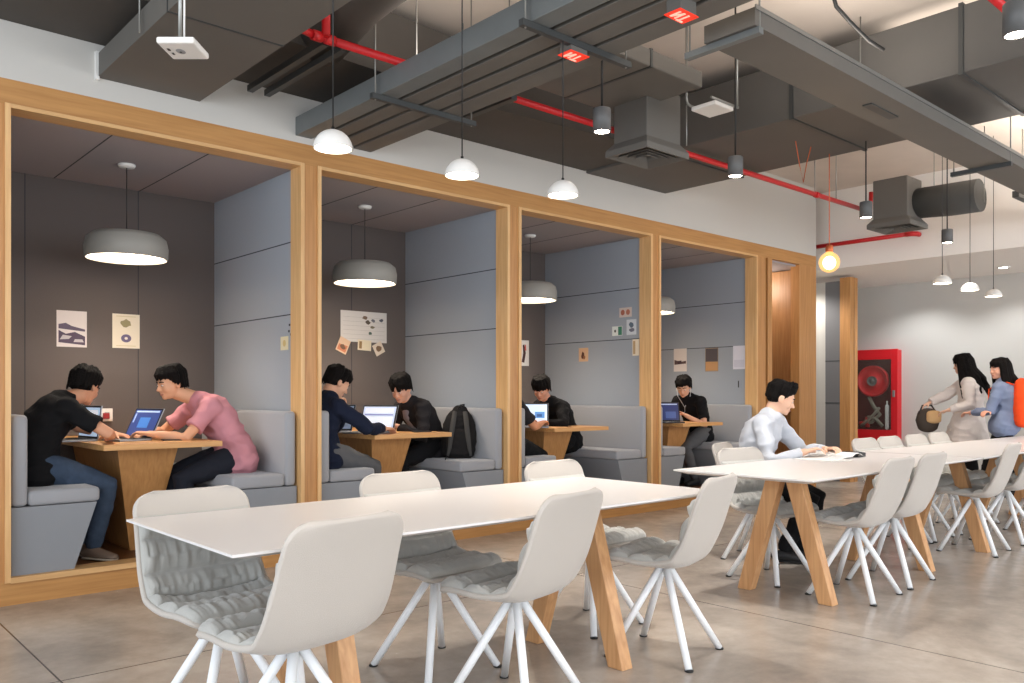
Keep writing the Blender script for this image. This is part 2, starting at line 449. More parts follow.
def cushion_mesh():
    m = MB(); NU, NS = 76, 110
    def pt(u, s):
        k = 0
        while k < len(SEAMS)-2 and s > SEAMS[k+1]: k += 1
        a, b = SEAMS[k], SEAMS[k+1]; q = (s-a)/(b-a)
        puff = max(0, math.sin(PI*q))**.45
        near = 1-puff
        e = abs(u)
        edge = min(1., (1-e)/.07)**.5 if e < 1 else 0
        end = min(1., s/.02, (CEND-s)/.02)
        # gathered folds running away from each seam
        ph = 3.1*k+ (1.7 if q > .5 else 0)
        g = noise.noise(V((u*10+ph, q*.7+k*5, 1.3)))*.0085 + noise.noise(V((u*20+ph*2, q*1.1+k*3, 4.)))*.005
        th = .003+.026*puff+g*(.35+.65*math.sin(PI*min(1, q*1.0))) - .003*near
        th = .0115+(max(.001, th))*edge*max(0, end)
        return shell_pt(u*.985, s, th)
    us = [math.sin(PI/2*(2*i/NU-1))*.5+(2*i/NU-1)*.5 for i in range(NU+1)]
    ss = [.006+(CEND-.006)*i/NS for i in range(NS+1)]
    A = [[m.bm.verts.new(pt(u, s)) for u in us] for s in ss]
    B = [[m.bm.verts.new(shell_pt(u*.98, s, .004)) for u in (us[0], us[-1])] for s in ss]
    for i in range(NS):
        for j in range(NU): m.face([A[i][j], A[i+1][j], A[i+1][j+1], A[i][j+1]], True)
        m.face([A[i][0], B[i][0], B[i+1][0], A[i+1][0]], True); m.face([A[i][NU], A[i+1][NU], B[i+1][1], B[i][1]], True)
    return m
chair = thing('swivel_chair', 'x', 'chair')
shell_mesh().build('seat_shell', SHELLM, chair)
cushion_mesh().build('quilted_cushion', CUSHM, chair)
hb = MB(); hb.lathe([(.0005,.400), (.035,.400), (.038,.405), (.04,.419), (.0005,.419)], n=24, cap=False); hb.build('hub', STEELW, chair)
LS = .192
for sx in (1, -1):
    for sy in (1, -1):
        l = MB(); l.tube([(sx*.009, sy*.009, .410), (sx*(.009+.5*(LS-.009)), sy*(.009+.5*(LS-.009)), .208), (sx*LS, sy*LS, .006)], .0175, 14, .0160)
        lg = l.build('leg', STEELW, chair)
        g = MB(); g.lathe([(.0005,0), (.019,0), (.020,.006), (.0005,.007)], (sx*(LS+.001), sy*(LS+.001), 0), 14, cap=False); g.build('glide', GLIDE, lg)
CH = []
def place_chair(x, y, deg, label, group=None):
    rz = math.radians(deg)
    if not CH:
        chair.location = (x, y, 0); chair.rotation_euler = (0,0,rz); chair['label'] = label; o = chair
        if group: o['group'] = group
    else: o = dup(chair, (x, y, 0), rz, label, group)
    CH.append(o); return o
G1 = 'quilted chairs around the white tables'
for x, y, dg, l in (
    (1.255, 2.425, 99, 'pale quilted chair nearest the camera, broad back turned to us, left end of closest table'),
    (2.19, 2.42, 103, 'pale quilted chair seen from behind, middle of the camera side of the closest table'),
    (3.11, 2.41, 105, 'pale quilted chair with its back to us beside the right trestle of the closest table'),
    (1.245, 2.93, -86, 'quilted chair facing us with gathered grey cushion, left end of the closest table'),
    (2.205, 2.96, -88, 'quilted chair facing us across the middle of the closest table'),
    (3.22, 2.98, -88, 'quilted chair behind the right end of the closest table, mostly its back top showing'),
    (4.86, 2.36, 93, "left chair of the pair on the camera side of the reader's table"),
    (5.42, 2.39, 93, "right chair of the pair on the camera side of the reader's table"),
    (4.90, 2.93, -97, 'empty quilted chair on the booth side, just left of the person in the white shirt'),
    (5.44, 3.37, -74, 'quilted chair the person in the white shirt sits on'),
    (6.91, 2.41, 95, 'first chair on the camera side of the table joined to the reader\'s table'),
    (7.62, 2.42, 90, 'chair cut by the right photo edge, second on the camera side of the joined table'),
    (6.80, 2.95, -90, 'far-side chair back showing just below the red hose cabinet'),
    (7.26, 2.95, -90, 'far-side chair back just right of the red hose cabinet'),
    (7.80, 2.95, -90, 'far-side chair back between the red cabinet and the shoulder bag'),
    (8.36, 2.97, -90, 'far-side chair back just below the shoulder bag'),
    (8.40, 2.42, 92, 'third chair on the camera side of the joined table, beyond the one cut off')):
    place_chair(x, y, dg, l, G1)

# ------------------------------------------------------------------ trestle tables
def trestle_table(x0, L, y0, y1, label):
    W = y1-y0; yc = (y0+y1)/2
    t = thing('trestle_table', label, 'table', (x0, yc, 0), 0, 'white tables in the middle of the room')
    m = MB(); zt, h = .75, .012
    # thin edge, underside chamfered inward
    a = [(0,-W/2,zt), (L,-W/2,zt), (L,W/2,zt), (0,W/2,zt)]
    b = [(x, y, zt-.008) for x, y, z in a]
    c = [(.06,-W/2+.06,zt-.026), (L-.06,-W/2+.06,zt-.026), (L-.06,W/2-.06,zt-.026), (.06,W/2-.06,zt-.026)]
    m.rings([[V(p) for p in c], [V(p) for p in b], [V(p) for p in a]], True, False)
    m.build('table_top', TOPW, t)
    for X in (.50, L-.50):
        for s in (-1, 1):
            l = MB(); z1 = zt-.026; xt = .034
            yt, ybm = s*.055, s*.265; wt, wb = .050, .044
            l.hexa([(X-xt, ybm-wb, 0), (X+xt, ybm-wb, 0), (X+xt, ybm+wb, 0), (X-xt, ybm+wb, 0)],
                   [(X-xt, yt-wt, z1), (X+xt, yt-wt, z1), (X+xt, yt+wt, z1), (X-xt, yt+wt, z1)])
            bmesh.ops.bevel(l.bm, geom=l.bm.edges[:], offset=.003, segments=1, affect='EDGES')
            l.build('leg', OAKLEG, t)
    return t
trestle_table(.965, 2.33, 2.225, 3.12, 'long white table nearest the camera on oak A-shaped trestle legs')
trestle_table(4.02, 2.36, 2.17, 3.05, 'long white oak-legged table where the man in white shirt reads')
trestle_table(6.41, 2.36, 2.17, 3.05, 'long white oak-legged table joined to the right end of the reading man\'s table')
trestle_table(8.80, 2.36, 2.17, 3.05, 'farthest white table, in front of the two women at the right')

# ------------------------------------------------------------------ ceiling services
def hang_rods(parent, pts, z0, z1=ZC, r=.005):
    for x, y in pts: MB().tube([(x, y, z0), (x, y, z1)], r, 8).build('hanger_rod', RODM, parent)
# wide duct running to the wall (upper left)
d = thing('air_duct', 'wide flat grey duct running into the wall at the upper left, behind the white sensor', 'duct', (0,0,0))
m = MB(); m.m(0).box(1.51, 2.13, 1.2, FY, 3.10, 3.24)
m.m(1)
for y in (4.25, 3.05, 1.85): m.box(1.507, 2.133, y-.006, y+.006, 3.096, 3.244)
m.build('duct_body', [DUCT, RAILM], d)
part('wall_collar', WHITEP, 1.495, 1.515, FY-.03, FY, 3.08, 3.25, d)
hang_rods(d, [(1.49, 4.6), (1.49, 2.6)], 3.1)
# four parallel trunking ducts (upper middle)
d = thing('trunking', 'row of four parallel grey trunkings running from the wall over the closest table', 'duct', (0,0,0))
x0 = 2.81
for k in range(4):
    a = x0+k*.157; w_ = .125 if k < 3 else .15
    m = MB(); m.box(a, a+w_, .9, FY, 3.02, 3.15, .004); m.build('trunking_run', DUCTS if k == 0 else DUCT, d)
part('gap_shade', SLOT, x0+.02, x0+.60, .9, FY, 3.09, 3.13, d)  # black strip set behind the gaps, paints the shade between the runs
for y in (4.34, 3.00, 1.65):
    m = MB(); m.box(x0-.06, x0+.75, y-.016, y+.016, 2.985, 3.018); m.build('hanger_rail', RAILM, d)
    hang_rods(d, [(x0-.03, y), (x0+.72, y)], 2.98)
# red lit running-direction panels under the trunking
for (x, y, w) in ((3.15, 3.03, 'the middle pendant cord'), (3.19, 2.375, 'the top edge of the photo')):
    t = thing('red_sign', 'small red panel with pale strokes under the trunking, near '+w, 'sign', (x, y, 2.955), 0, 'red panels under the trunking')
    part('backing', DUCT, -.06, .06, -.04, .04, 0, .065, t)
    m = MB(); m.box(-.07, .07, -.047, .047, -.004, 0); m.build('red_face', mat('red_sign_face', (214,40,22), .5, emit=(214,50,26), estr=.7), t)
    m = MB(); W_ = mat('pale_sign_stroke', (250,190,170), .5, emit=(255,170,150), estr=.6)
    for a, b in (((-.045,-.03), (-.045,.03)), ((-.045,.03), (-.012,-.03)), ((-.012,-.03), (-.012,.03)), ((.02,-.03), (.02,.03)), ((.005,.033), (.05,.033))):
        dx, dy = b[0]-a[0], b[1]-a[1]; l = math.hypot(dx, dy); nx, ny = -dy/l*.005, dx/l*.005
        m.prism([(a[0]-nx, a[1]-ny, -.0075), (b[0]-nx, b[1]-ny, -.0075), (b[0]+nx, b[1]+ny, -.0075), (a[0]+nx, a[1]+ny, -.0075)], (0,0,.003))
    m.build('stroke', W_, t)
# long flat tray running parallel to the booths (upper right)
d = thing('cable_tray', 'long flat grey tray crossing the upper right, parallel to the booths', 'duct', (0,0,0))
m = MB(); m.m(0).box(3.66, 11.5, 2.28, 2.58, 3.02, 3.11)
m.build('tray_body', [DUCT, SLOT], d)
part('joint_slot', RAILM, 5.18, 5.56, 2.40, 2.46, 3.012, 3.022, d)
m = MB(); m.box(3.66, 11.5, 2.274, 2.282, 3.10, 3.122); m.build('lip', RODM, d)
for x in (3.70, 7.3, 9.6):
    part('hanger_rail', DUCTS if x < 4 else RAILM, x-.02, x+.02, 2.27, 2.72, 2.985, 3.018, d)
    hang_rods(d, [(x, 2.28), (x, 2.70)], 3.0)
# long dark insulated duct along the wall over the booths
d = thing('insulated_duct', 'dark insulated duct lying along the white wall above the booths', 'duct', (0,0,0))
m = MB()
yy = [4.62, 4.55, 4.68, 4.60, 4.70, 4.58, 4.66]; xs = [XL+.3, -1, .9, 2.3, 3.9, 5.2, 5.78]
lo, hi = [], []
for i in range(len(xs)-1):
    m.hexa([(xs[i], yy[i], 3.30), (xs[i+1], yy[i+1], 3.30), (xs[i+1], FY-.004, 3.30), (xs[i], FY-.004, 3.30)], [(xs[i], yy[i]+.04, 3.74), (xs[i+1], yy[i+1]+.04, 3.74), (xs[i+1], FY-.004, 3.74), (xs[i], FY-.004, 3.74)])
m.build('duct_body', DUCTD, d)
# second branch, set away from the wall, with the drop diffuser
d = thing('air_duct', 'brown-grey duct beside the trunking, above the boxy air diffuser', 'duct', (0,0,0))
m = MB(); m.box(3.50, 4.75, 3.36, 4.12, 3.27, 3.38, .01); m.build('duct_body', DUCT, d)
for x in (4.2,): part('flange', RAILM, x-.012, x+.012, 3.356, 4.124, 3.266, 3.384, d)
# big cross duct
d = thing('air_duct', 'largest grey rectangular duct, crossing over the flat tray towards the upper right corner', 'duct', (0,0,0))
m = MB(); m.box(5.80, 7.00, -1.5, FY, 3.28, 3.72, .01); m.build('duct_body', mat('duct_big', (88,86,83), .65, var=.08, vscale=1.2), d)
for y in (4.5, 3.3, 2.1, .9): part('flange', RAILM, 5.788, 7.012, y-.014, y+.014, 3.268, 3.732, d)
hang_rods(d, [(5.76, 2.75), (5.76, 1.6), (7.03, 2.75)], 3.28)
part('hanger_rail', RAILM, 5.70, 7.1, 2.73, 2.77, 3.235, 3.268, d)
# another cross duct at the upper left, behind the wide one
d = thing('insulated_duct', 'dark rounded duct between the wide flat duct and the trunkings', 'duct', (0,0,0))
m = MB(); m.loft([((2.50, 2.2, 3.55), .20, .20), ((2.52, 3.4, 3.55), .20, .20), ((2.55, 4.2, 3.50), .19, .19), ((2.60, 4.7, 3.42), .18, .18)], n=24, round_ends=False)
m.build('duct_body', DUCTD, d)
part('support_rail', RAILM, 2.40, 2.44, 4.3, 5.3, 3.20, 3.24, d); part('support_rail', RAILM, 2.52, 2.56, 4.3, 5.3, 3.20, 3.24, d)
hang_rods(d, [(2.56, 4.5)], 3.2)
# small support channels
t = thing('support_channel', 'short dark steel channel below the insulated duct, between the second and third dome lamps', 'bracket', (0,0,0))
part('channel', RAILM, 3.72, 3.77, 4.15, 4.75, 3.16, 3.22, t); hang_rods(t, [(3.745, 4.2), (3.745, 4.7)], 3.2)
# boxy diffuser
def diffuser(name_label, x, y, z, sx, sy, h, rz=0):
    t = thing('air_diffuser', name_label, 'air vent', (x, y, z), rz)
    m = MB(); m.box(-sx*.80, sx*.80, -sy*.80, sy*.80, .07, h, .008); m.build('plenum_box', DUCT, t)
    m = MB(); s = .0
    m.rings([[V((a*q*sx, b*q*sy, zz)) for a, b in ((-1,-1), (1,-1), (1,1), (-1,1))] for q, zz in ((.80,.10), (.98,.05), (1.,.04), (1.,.0), (.93,.0), (.70,.045), (.0,.045))], False, False)
    m.build('flared_collar', DUCT, t)
    m = MB()
    for q in (.72, .50, .28):
        m.rings([[V((a*q*sx*k, b*q*sy*k, zz)) for a, b in ((-1,-1), (1,-1), (1,1), (-1,1))] for k, zz in ((1.,.005), (.97,.003), (.80,.032), (.83,.034))], False, False, closed=True)
    m.build('louvre', DUCT, t)
    return t
diffuser('square grey air diffuser box hanging below the duct, right of the first cylinder spotlight', 4.78, 3.86, 2.90, .24, .19, .46)
diffuser('dark square air diffuser box at the right, above the red pipe end', 8.78, 3.80, 2.91, .22, .22, .50)
t = thing('air_duct', 'short dark rounded branch duct joined to the right-hand diffuser', 'duct', (0,0,0))
m = MB(); m.loft([((8.90, 3.70, 3.17), .20, .15), ((8.98, 3.35, 3.17), .22, .16), ((9.0, 3.08, 3.17), .22, .16)], n=20, round_ends=False)
m.build('duct_body', mat('duct_dark_grey', (66,66,64), .7, var=.1), t)
hang_rods(t, [(9.0, 3.52), (9.02, 3.05)], 3.1)
t = thing('support_channel', 'narrow dark channel behind the flat tray, right of the branch duct', 'bracket', (0,0,0))
part('channel', RAILM, 9.2, 10.3, 2.80, 2.86, 3.14, 3.20, t); hang_rods(t, [(9.4, 2.83), (10.1, 2.83)], 3.2)
# red sprinkler pipes
PY = 4.22
t = thing('sprinkler_pipe', 'long red sprinkler pipe running parallel to the booths under the ducts', 'pipe', (0,0,0))
m = MB(); m.tube([(2.30, PY, 3.20), (9.05, PY, 3.20)], .024, 14); m.build('pipe_run', RED, t)
m = MB(); m.tube([(2.30, PY, 3.20), (2.22, PY, 3.21), (2.18, PY, 3.25), (2.17, PY, 3.33), (2.17, PY, ZC)], .022, 12); m.build('riser', RED, t)
m = MB(); m.tube([(2.36, PY-.03, 3.20), (2.36, PY-.03, ZC)], .024, 12); m.build('riser', RED, t)
m = MB(); m.tube([(9.05, PY, 3.20), (9.08, PY, 3.23), (9.09, PY, 3.42)], .022, 12); m.build('riser', RED, t)
m = MB()
for x in (2.32, 2.40, 5.2, 7.9, 9.03): m.tube([(x-.03, PY, 3.20), (x+.03, PY, 3.20)], .030, 14)
m.build('coupling', RED, t)
for x in (3.0, 5.5, 7.86, 8.3):
    MB().tube([(x, PY, 3.22), (x, PY, ZC)], .005, 8).build('hanger_rod', RODM, t)
t = thing('sprinkler_pipe', 'short red pipe on the bulkhead above the glowing globe bulb', 'pipe', (0,0,0))
m = MB(); m.tube([(10.30, 5.60, 3.13), (10.30, 4.36, 3.13)], .026, 14); m.build('pipe_run', RED, t)
m = MB(); m.tube([(10.30, 4.36, 3.13), (10.31, 4.29, 3.13), (10.36, 4.25, 3.13), (10.42, 4.25, 3.13)], .030, 14); m.build('elbow', RED, t)
t = thing('sprinkler_pipe', 'red pipe crossing the upper right corner of the photo', 'pipe', (0,0,0))
m = MB(); m.tube([(4.0, 1.50, 3.16), (7.5, 1.50, 3.16)], .022, 14); m.build('pipe_run', RED, t)
for x in (4.3, 6.1): MB().tube([(x, 1.50, 3.17), (x, 1.50, ZC)], .005, 8).build('hanger_rod', RODM, t)
# loose black cable on the slab
m = MB(); m.tube([(4.72, 2.45, 3.84), (4.73, 2.44, 3.62), (4.76, 2.42, 3.50), (4.86, 2.38, 3.42), (5.05, 2.36, 3.36), (5.25, 2.36, 3.36)], .012, 10)
tag(m.build('cable_loop', CABLE), 'black cable looping down from the pale ceiling slab', 'cable')

# white sensor / access point on a rod (upper left)
t = thing('access_point', 'white square wireless access point hanging on a rod at the upper left', 'access point', (1.27, 3.40, 2.575), math.radians(-42), 'access points')
m = MB(); m.box(-.075, .075, -.085, .085, 0, .026, .008); m.build('casing', WHITEP, t)
m = MB(); m.m(0).ell((-.01, 0, 0), (.018, .026, .003)); m.m(1).ell((-.01, 0, -.002), (.006, .006, .003), seg=10); m.box(-.055, -.045, -.03, -.01, -.002, .001); m.box(-.052, -.044, .012, .03, -.002, .001); m.build('indicator', [GREYP, BLACKP], t)
MB().tube([(-.012, 0, .024), (-.012, 0, .50)], .008, 10).build('rod', RODM, t)
MB().tube([(.004, 0, .024), (.006, 0, .50)], .004, 8).build('cord', WHITEP, t)
t = thing('access_point', 'white wireless access point in a conduit bracket, left of the second spotlight', 'access point', (4.92, 3.40, 3.16), 0, 'access points')
m = MB(); m.box(-.11, .11, -.10, .10, 0, .03, .008); m.build('casing', WHITEP, t)
m = MB(); m.tube([(-.16, .10, .75), (-.16, .10, .08), (-.15, .10, .045), (-.12, .10, .035), (.16, .10, .035)], .009, 10); m.tube([(.16,-.10,.035), (-.16,-.10,.035)], .009, 10); m.build('bracket', RODM, t)
MB().tube([(.15, -.10, .035), (.15, -.10, .75)], .007, 8).build('rod', RODM, t)
MB().tube([(-.16, .10, .03), (-.16, .10, -.25)], .004, 8).build('cord', RODM, t)

# dome pendants over the tables
dome = thing('dome_pendant', 'white dome pendant at the left, glowing, in front of the first wooden post', 'lamp', (1.75, 3.05, 2.20))
m = MB(); P_ = [(.080*math.cos(a), .078*math.sin(a)) for a in [PI/2*i/12 for i in range(13)]]
m.lathe([(max(.0005, r), z) for r, z in P_] + [(max(.0005, r*.94), z*.94) for r, z in P_[::-1]], n=40, cap=False); m.build('dome_shade', DOMESH, dome)
MB().lathe([(.0005, .006), (.074, .006), (.074, .012), (.0005, .012)], n=32, cap=False).build('diffuser', LEDD, dome)
m = MB(); m.tube([(0,0,.074), (0,0,.09)], .007, 10); m.tube([(0,0,.085), (0,0,ZC-2.2)], .003, 8); m.build('cord', CABLE, dome)
dome['group'] = 'dome pendants'
for x, y, z, l in ((2.41, 3.03, 2.20, 'white dome pendant, brightest of the near three, over the opening with the backpack'),
                (3.03, 2.99, 2.20, 'white dome pendant, rightmost of the near three, left of the square diffuser'),
                (7.98, 3.05, 2.20, 'small far dome pendant, leftmost of the row over the far tables'),
                (8.70, 3.07, 2.20, 'small far dome pendant, middle of the row over the far tables'),
                (9.42, 3.10, 2.20, 'small far dome pendant, lowest and rightmost of the row over the far tables')):
    dup(dome, (x, y, z), 0, l, 'dome pendants')
# cylinder spotlights
cyl = thing('cylinder_spotlight', 'grey cylinder spotlight left of the square air diffuser', 'lamp', (3.48, 3.13, 2.65), 0, 'cylinder spotlights')
m = MB(); m.lathe([(.0005,.13), (.045,.13), (.05,.125), (.05,.0), (.043,.0), (.043,.02), (.0005,.02)], n=32, cap=False); m.build('housing', mat('spot_housing', (84,84,84), .5), cyl)
MB().lathe([(.0005,.004), (.042,.004), (.042,.012), (.0005,.012)], n=28, cap=False).build('lens', LEDS, cyl)
MB().tube([(0,0,.13), (0,0,ZC-2.65)], .006, 8).build('cord', CABLE, cyl)
for x, y, l in ((4.85, 3.17, 'dark cylinder spotlight over the red pipe, right of the access point'),
                (6.78, 3.19, 'dark cylinder spotlight at the right end of the long red pipe'),
                (8.49, 3.20, 'small dark cylinder spotlight above the far dome pendants')):
    dup(cyl, (x, y, 2.65), 0, l, 'cylinder spotlights')
dup(cyl, (3.72, 1.14, 2.62), 0, 'bright cylinder spotlight at the upper right edge of the photo', 'cylinder spotlights')
# globe bulb on an orange cord
t = thing('globe_bulb', 'glowing clear globe bulb hanging on an orange cord at the end of the booths', 'lamp', (6.90, 3.57, 2.34))
m = MB(); m.ell((0,0,.0), (.088,.088,.088), seg=32); m.loft([((0,0,.07), .04, .04), ((0,0,.10), .024, .024)], round_ends=False)
gm = bpy.data.materials.new('amber_bulb_glass'); gm.use_nodes = True; nt = gm.node_tree; nt.nodes.remove(nt.nodes['Principled BSDF'])
tr = nt.nodes.new('ShaderNodeBsdfTransparent'); em = nt.nodes.new('ShaderNodeEmission'); em.inputs[0].default_value = (1, .50, .16, 1); em.inputs[1].default_value = 1.6
mxs = nt.nodes.new('ShaderNodeMixShader'); mxs.inputs[0].default_value = .5
nt.links.new(tr.outputs[0], mxs.inputs[1]); nt.links.new(em.outputs[0], mxs.inputs[2]); nt.links.new(mxs.outputs[0], nt.nodes['Material Output'].inputs['Surface'])
c_ = MB(); c_.ell((0,0,-.004), (.054,.054,.058), seg=24); c_.build('glowing_core', mat('bulb_core', (255,230,180), .3, emit=(255,222,160), estr=14.), t)
m.build('glass_globe', gm, t)
MB().lathe([(.0005,.092), (.03,.092), (.033,.10), (.033,.135), (.02,.15), (.0005,.152)], n=20, cap=False).build('socket', mat('copper_socket', (190,100,60), .4, metal=.5), t)
MB().tube([(0,0,.15), (0,0,ZC-2.34)], .004, 8).build('cord', ORANGEC, t)
cd = MB(); cd.tube([(-.64,.0,1.505), (-.60,.01,1.1), (-.50,0,.75), (-.44,0,.62), (-.38,.0,.8), (-.24,0,1.1), (-.16,0,1.505)], .004, 8); cd.build('cord_swag', ORANGEC, t)
# recessed downlight in the bulkhead
t = thing('recessed_downlight', 'small recessed downlight in the beige bulkhead at the right', 'lamp', (11.9, 3.80, 2.825))
MB().lathe([(.05,.0), (.075,.0), (.078,.006), (.078,.0098), (.05,.0098)], n=24, cap=False).build('ring', WHITEP, t)
MB().lathe([(.0005,.003), (.05,.003), (.05,.008), (.0005,.008)], n=24, cap=False).build('lens', LEDS, t)

# ------------------------------------------------------------------ fire hose cabinet
t = thing('fire_hose_cabinet', 'red fire hose cabinet with a glazed door on the far wall, beside the oak post', 'cabinet', (XR-.003, 5.75, .50))
D_ = .15; Wc, Hc = .36, 1.36      # local: front faces -x
m = MB(); m.box(-D_, 0, -Wc, Wc, 0, Hc)
m = MB()
m.box(-D_+.02, 0, -Wc, -Wc+.015, 0, Hc); m.box(-D_+.02, 0, Wc-.015, Wc, 0, Hc); m.box(-D_+.02, 0, -Wc+.015, Wc-.015, 0, .015); m.box(-D_+.02, 0, -Wc+.015, Wc-.015, Hc-.015, Hc)
m.build('box_shell', REDC, t)
part('back_panel', mat('cabinet_inside', (96,26,28), .6), -.012, -.002, -Wc+.015, Wc-.015, .015, Hc-.015, t)
m = MB()
m.box(-D_-.012, -D_+.02, -Wc-.01, -Wc+.085, -.01, Hc+.01, .003); m.box(-D_-.012, -D_+.02, Wc-.09, Wc+.01, -.01, Hc+.01, .003)
m.box(-D_-.012, -D_+.02, -Wc+.085, Wc-.09, -.01, .17, .003); m.box(-D_-.012, -D_+.02, -Wc+.085, Wc-.09, Hc-.14, Hc+.01, .003)
dr = m.build('door', REDC, t)
gl = bpy.data.materials.new('cabinet_glass'); gl.use_nodes = True
nt = gl.node_tree; nt.nodes.remove(nt.nodes['Principled BSDF']); mo = nt.nodes['Material Output']
tr = nt.nodes.new('ShaderNodeBsdfTransparent'); tr.inputs[0].default_value = (.93,.95,.95,1)
gs = nt.nodes.new('ShaderNodeBsdfGlossy'); gs.inputs['Roughness'].default_value = .04
ms_ = nt.nodes.new('ShaderNodeMixShader'); ms_.inputs[0].default_value = .07
nt.links.new(tr.outputs[0], ms_.inputs[1]); nt.links.new(gs.outputs[0], ms_.inputs[2]); nt.links.new(ms_.outputs[0], mo.inputs['Surface'])
part('glass_pane', gl, -D_+.002, -D_+.006, -Wc+.085, Wc-.09, .17, Hc-.14, dr)
m = MB(); m.box(-D_-.03, -D_-.012, -Wc+.025, -Wc+.06, .66, .76, .004); m.build('latch', RODM, dr)
m = MB()
def disc(mb, c, r, w, n=40):
    cx, cy, cz = c
    mb.rings([[V((cx+dx, cy+rr*math.cos(2*PI*k/n), cz+rr*math.sin(2*PI*k/n))) for k in range(n)] for rr, dx in ((.001,-w), (r*.35,-w), (r*.38,-w*.6), (r*.88,-w*.6), (r*.9,-w), (r,-w), (r,w), (.001,w))], False, True)
disc(m, (-.075, .03, .90), .235, .035)
reel = m.build('hose_reel', mat('reel_red', (206,28,36), .35), t)
m = MB(); disc(m, (-.115, .03, .90), .075, .01); m.build('reel_hub', mat('reel_hub_grey', (120,118,116), .4, metal=.4), reel)
m = MB()
for k in range(5): 
    rr = .20-.012*k
    m.rings([[V((-.075+.03*math.cos(2*PI*j/8)*.4+.0, .03+(rr+.012*math.cos(2*PI*j/8))*math.cos(2*PI*q/40), .90+(rr+.012*math.cos(2*PI*j/8))*math.sin(2*PI*q/40))) for j in range(8)] for q in range(40)], False, True, closed=True)
m.build('rubber_hose', mat('hose_rubber', (50,16,18), .6), reel)
m = MB(); m.tube([(-.07, .10, .66), (-.08, .02, .52), (-.09, -.08, .40), (-.08, .05, .28), (-.07, .20, .24), (-.08, .10, .36), (-.10, -.02, .33), (-.09, -.12, .22)], .026, 12)
m.tube([(-.09, .22, .22), (-.11, .10, .30), (-.115, .0, .40), (-.115,-.08,.5)], .022, 12); m.build('canvas_hose', mat('hose_canvas', (140,132,118), .9), t)
m = MB(); m.tube([(-.10, -.19, .20), (-.10, -.19, .52)], .028, 16, round_ends=True); m.tube([(-.10,-.19,.52), (-.10,-.19,.60)], .012, 10); m.build('nozzle', WHITEP, t)
m = MB(); m.tube([(-.07, .24, .26), (-.07, .12, .26)], .03, 14); m.tube([(-.07, .12, .20), (-.07, .12, .36)], .035, 14); m.build('valve', RED, t)

# ------------------------------------------------------------------ papers on booth walls
def paper_on(axis, pos, u0, u1, z0, z1, label, shapes, base=(226,220,210), cat='poster', tilt=0, group=None, name='paper_print'):
    """thin sheet on a wall plane; shapes: list of (colour, polygon in 0..1 coordinates)"""
    w, h = u1-u0, z1-z0; cu, cz = (u0+u1)/2, (z0+z1)/2
    loc = (cu, pos, cz) if axis == 'y' else (pos, cu, cz)
    t = thing(name, label, cat, loc, 0, group)
    t.rotation_euler = (0, math.radians(tilt), 0) if axis == 'y' else (math.radians(tilt), 0, 0)
    if axis == 'x': t.rotation_euler = (0, 0, -PI/2)
    def q(mb, pts, d0, d1):
        P = [((a-.5)*w*(-1 if False else 1), -d0, (b-.5)*h) for a, b in pts]
        mb.prism(P, (0, -(d1-d0), 0))
    m = MB(); q(m, [(0,0), (1,0), (1,1), (0,1)], .001, .0025)
    m.build('sheet', mat('paper_%d_%d_%d' % base, base, .85), t)
    by = {}
    for i, (c, pts) in enumerate(shapes): by.setdefault(c, []).append((i, pts))
    if shapes:
        m = MB(); ms = []
        for c, lst in by.items():
            ms.append(mat('ink_%d_%d_%d' % c, c, .85)); m.m(len(ms)-1)
            for i, pts in lst: q(m, pts, .0025+.00004*i, .0031+.00006*i)
        m.build('print', ms, t)
    return t
def circ(cx, cy, rx, ry, n=14): return [(cx+rx*math.cos(2*PI*k/n), cy+ry*math.sin(2*PI*k/n)) for k in range(n)]
def blob(cx, cy, rx, ry, n=12, seed=0):
    r = random.Random(seed); return [(cx+rx*(.65+.4*r.random())*math.cos(2*PI*k/n), cy+ry*(.65+.4*r.random())*math.sin(2*PI*k/n)) for k in range(n)]
PLUM = (86,74,92); OL = (150,140,104)
paper_on('y', YBK-.0, 1.66, 1.87, 1.555, 1.83, 'landscape print with purple-grey hills on the dark wall of the leftmost booth',
   [((96,86,104), [(0.06,.62), (.3,.66), (.5,.58), (.94,.5), (.94,.44), (.06,.5)]), (PLUM, [(.06,.12), (.94,.06), (.94,.3), (.6,.42), (.3,.36), (.06,.46)]),
    ((190,184,186), [(.1,.2), (.4,.22), (.5,.3), (.2,.33)]), ((190,184,186), [(.55,.14), (.9,.14), (.85,.22), (.6,.22)])], (214,206,204))
paper_on('y', YBK-.0, 2.055, 2.26, 1.56, 1.83, 'cream print with an olive leaf shape above a violet round flower, dark booth wall',
   [(OL, blob(.5,.73,.22,.13,12,3)), ((108,98,128), circ(.5,.29,.19,.12)), ((228,220,206), circ(.5,.29,.06,.04)), ((200,190,150), [(.14,.94), (.86,.94), (.86,.92), (.14,.92)]), ((200,190,150), [(.14,.08), (.86,.08), (.86,.06), (.14,.06)])], (226,216,196))
sh = [((150,146,142), [(.05+.0,.1+.14*i), (.95,.1+.14*i), (.95,.105+.14*i), (.05,.105+.14*i)]) for i in range(6)] + [((120,100,84), blob(.52,.80,.07,.07,9,1)), ((90,80,70), blob(.58,.66,.06,.08,9,2)), ((110,110,120), blob(.70,.72,.05,.06,9,4)), ((86,88,100), blob(.88,.74,.05,.06,9,5)), ((120,110,90), blob(.68,.5,.06,.05,9,6)), ((80,100,90), blob(.63,.30,.05,.06,9,7))]
paper_on('y', YBK, 4.085, 4.60, 1.70, 1.995, 'large white map-like sheet with small pasted pictures on a dark booth wall', sh, (214,210,206))
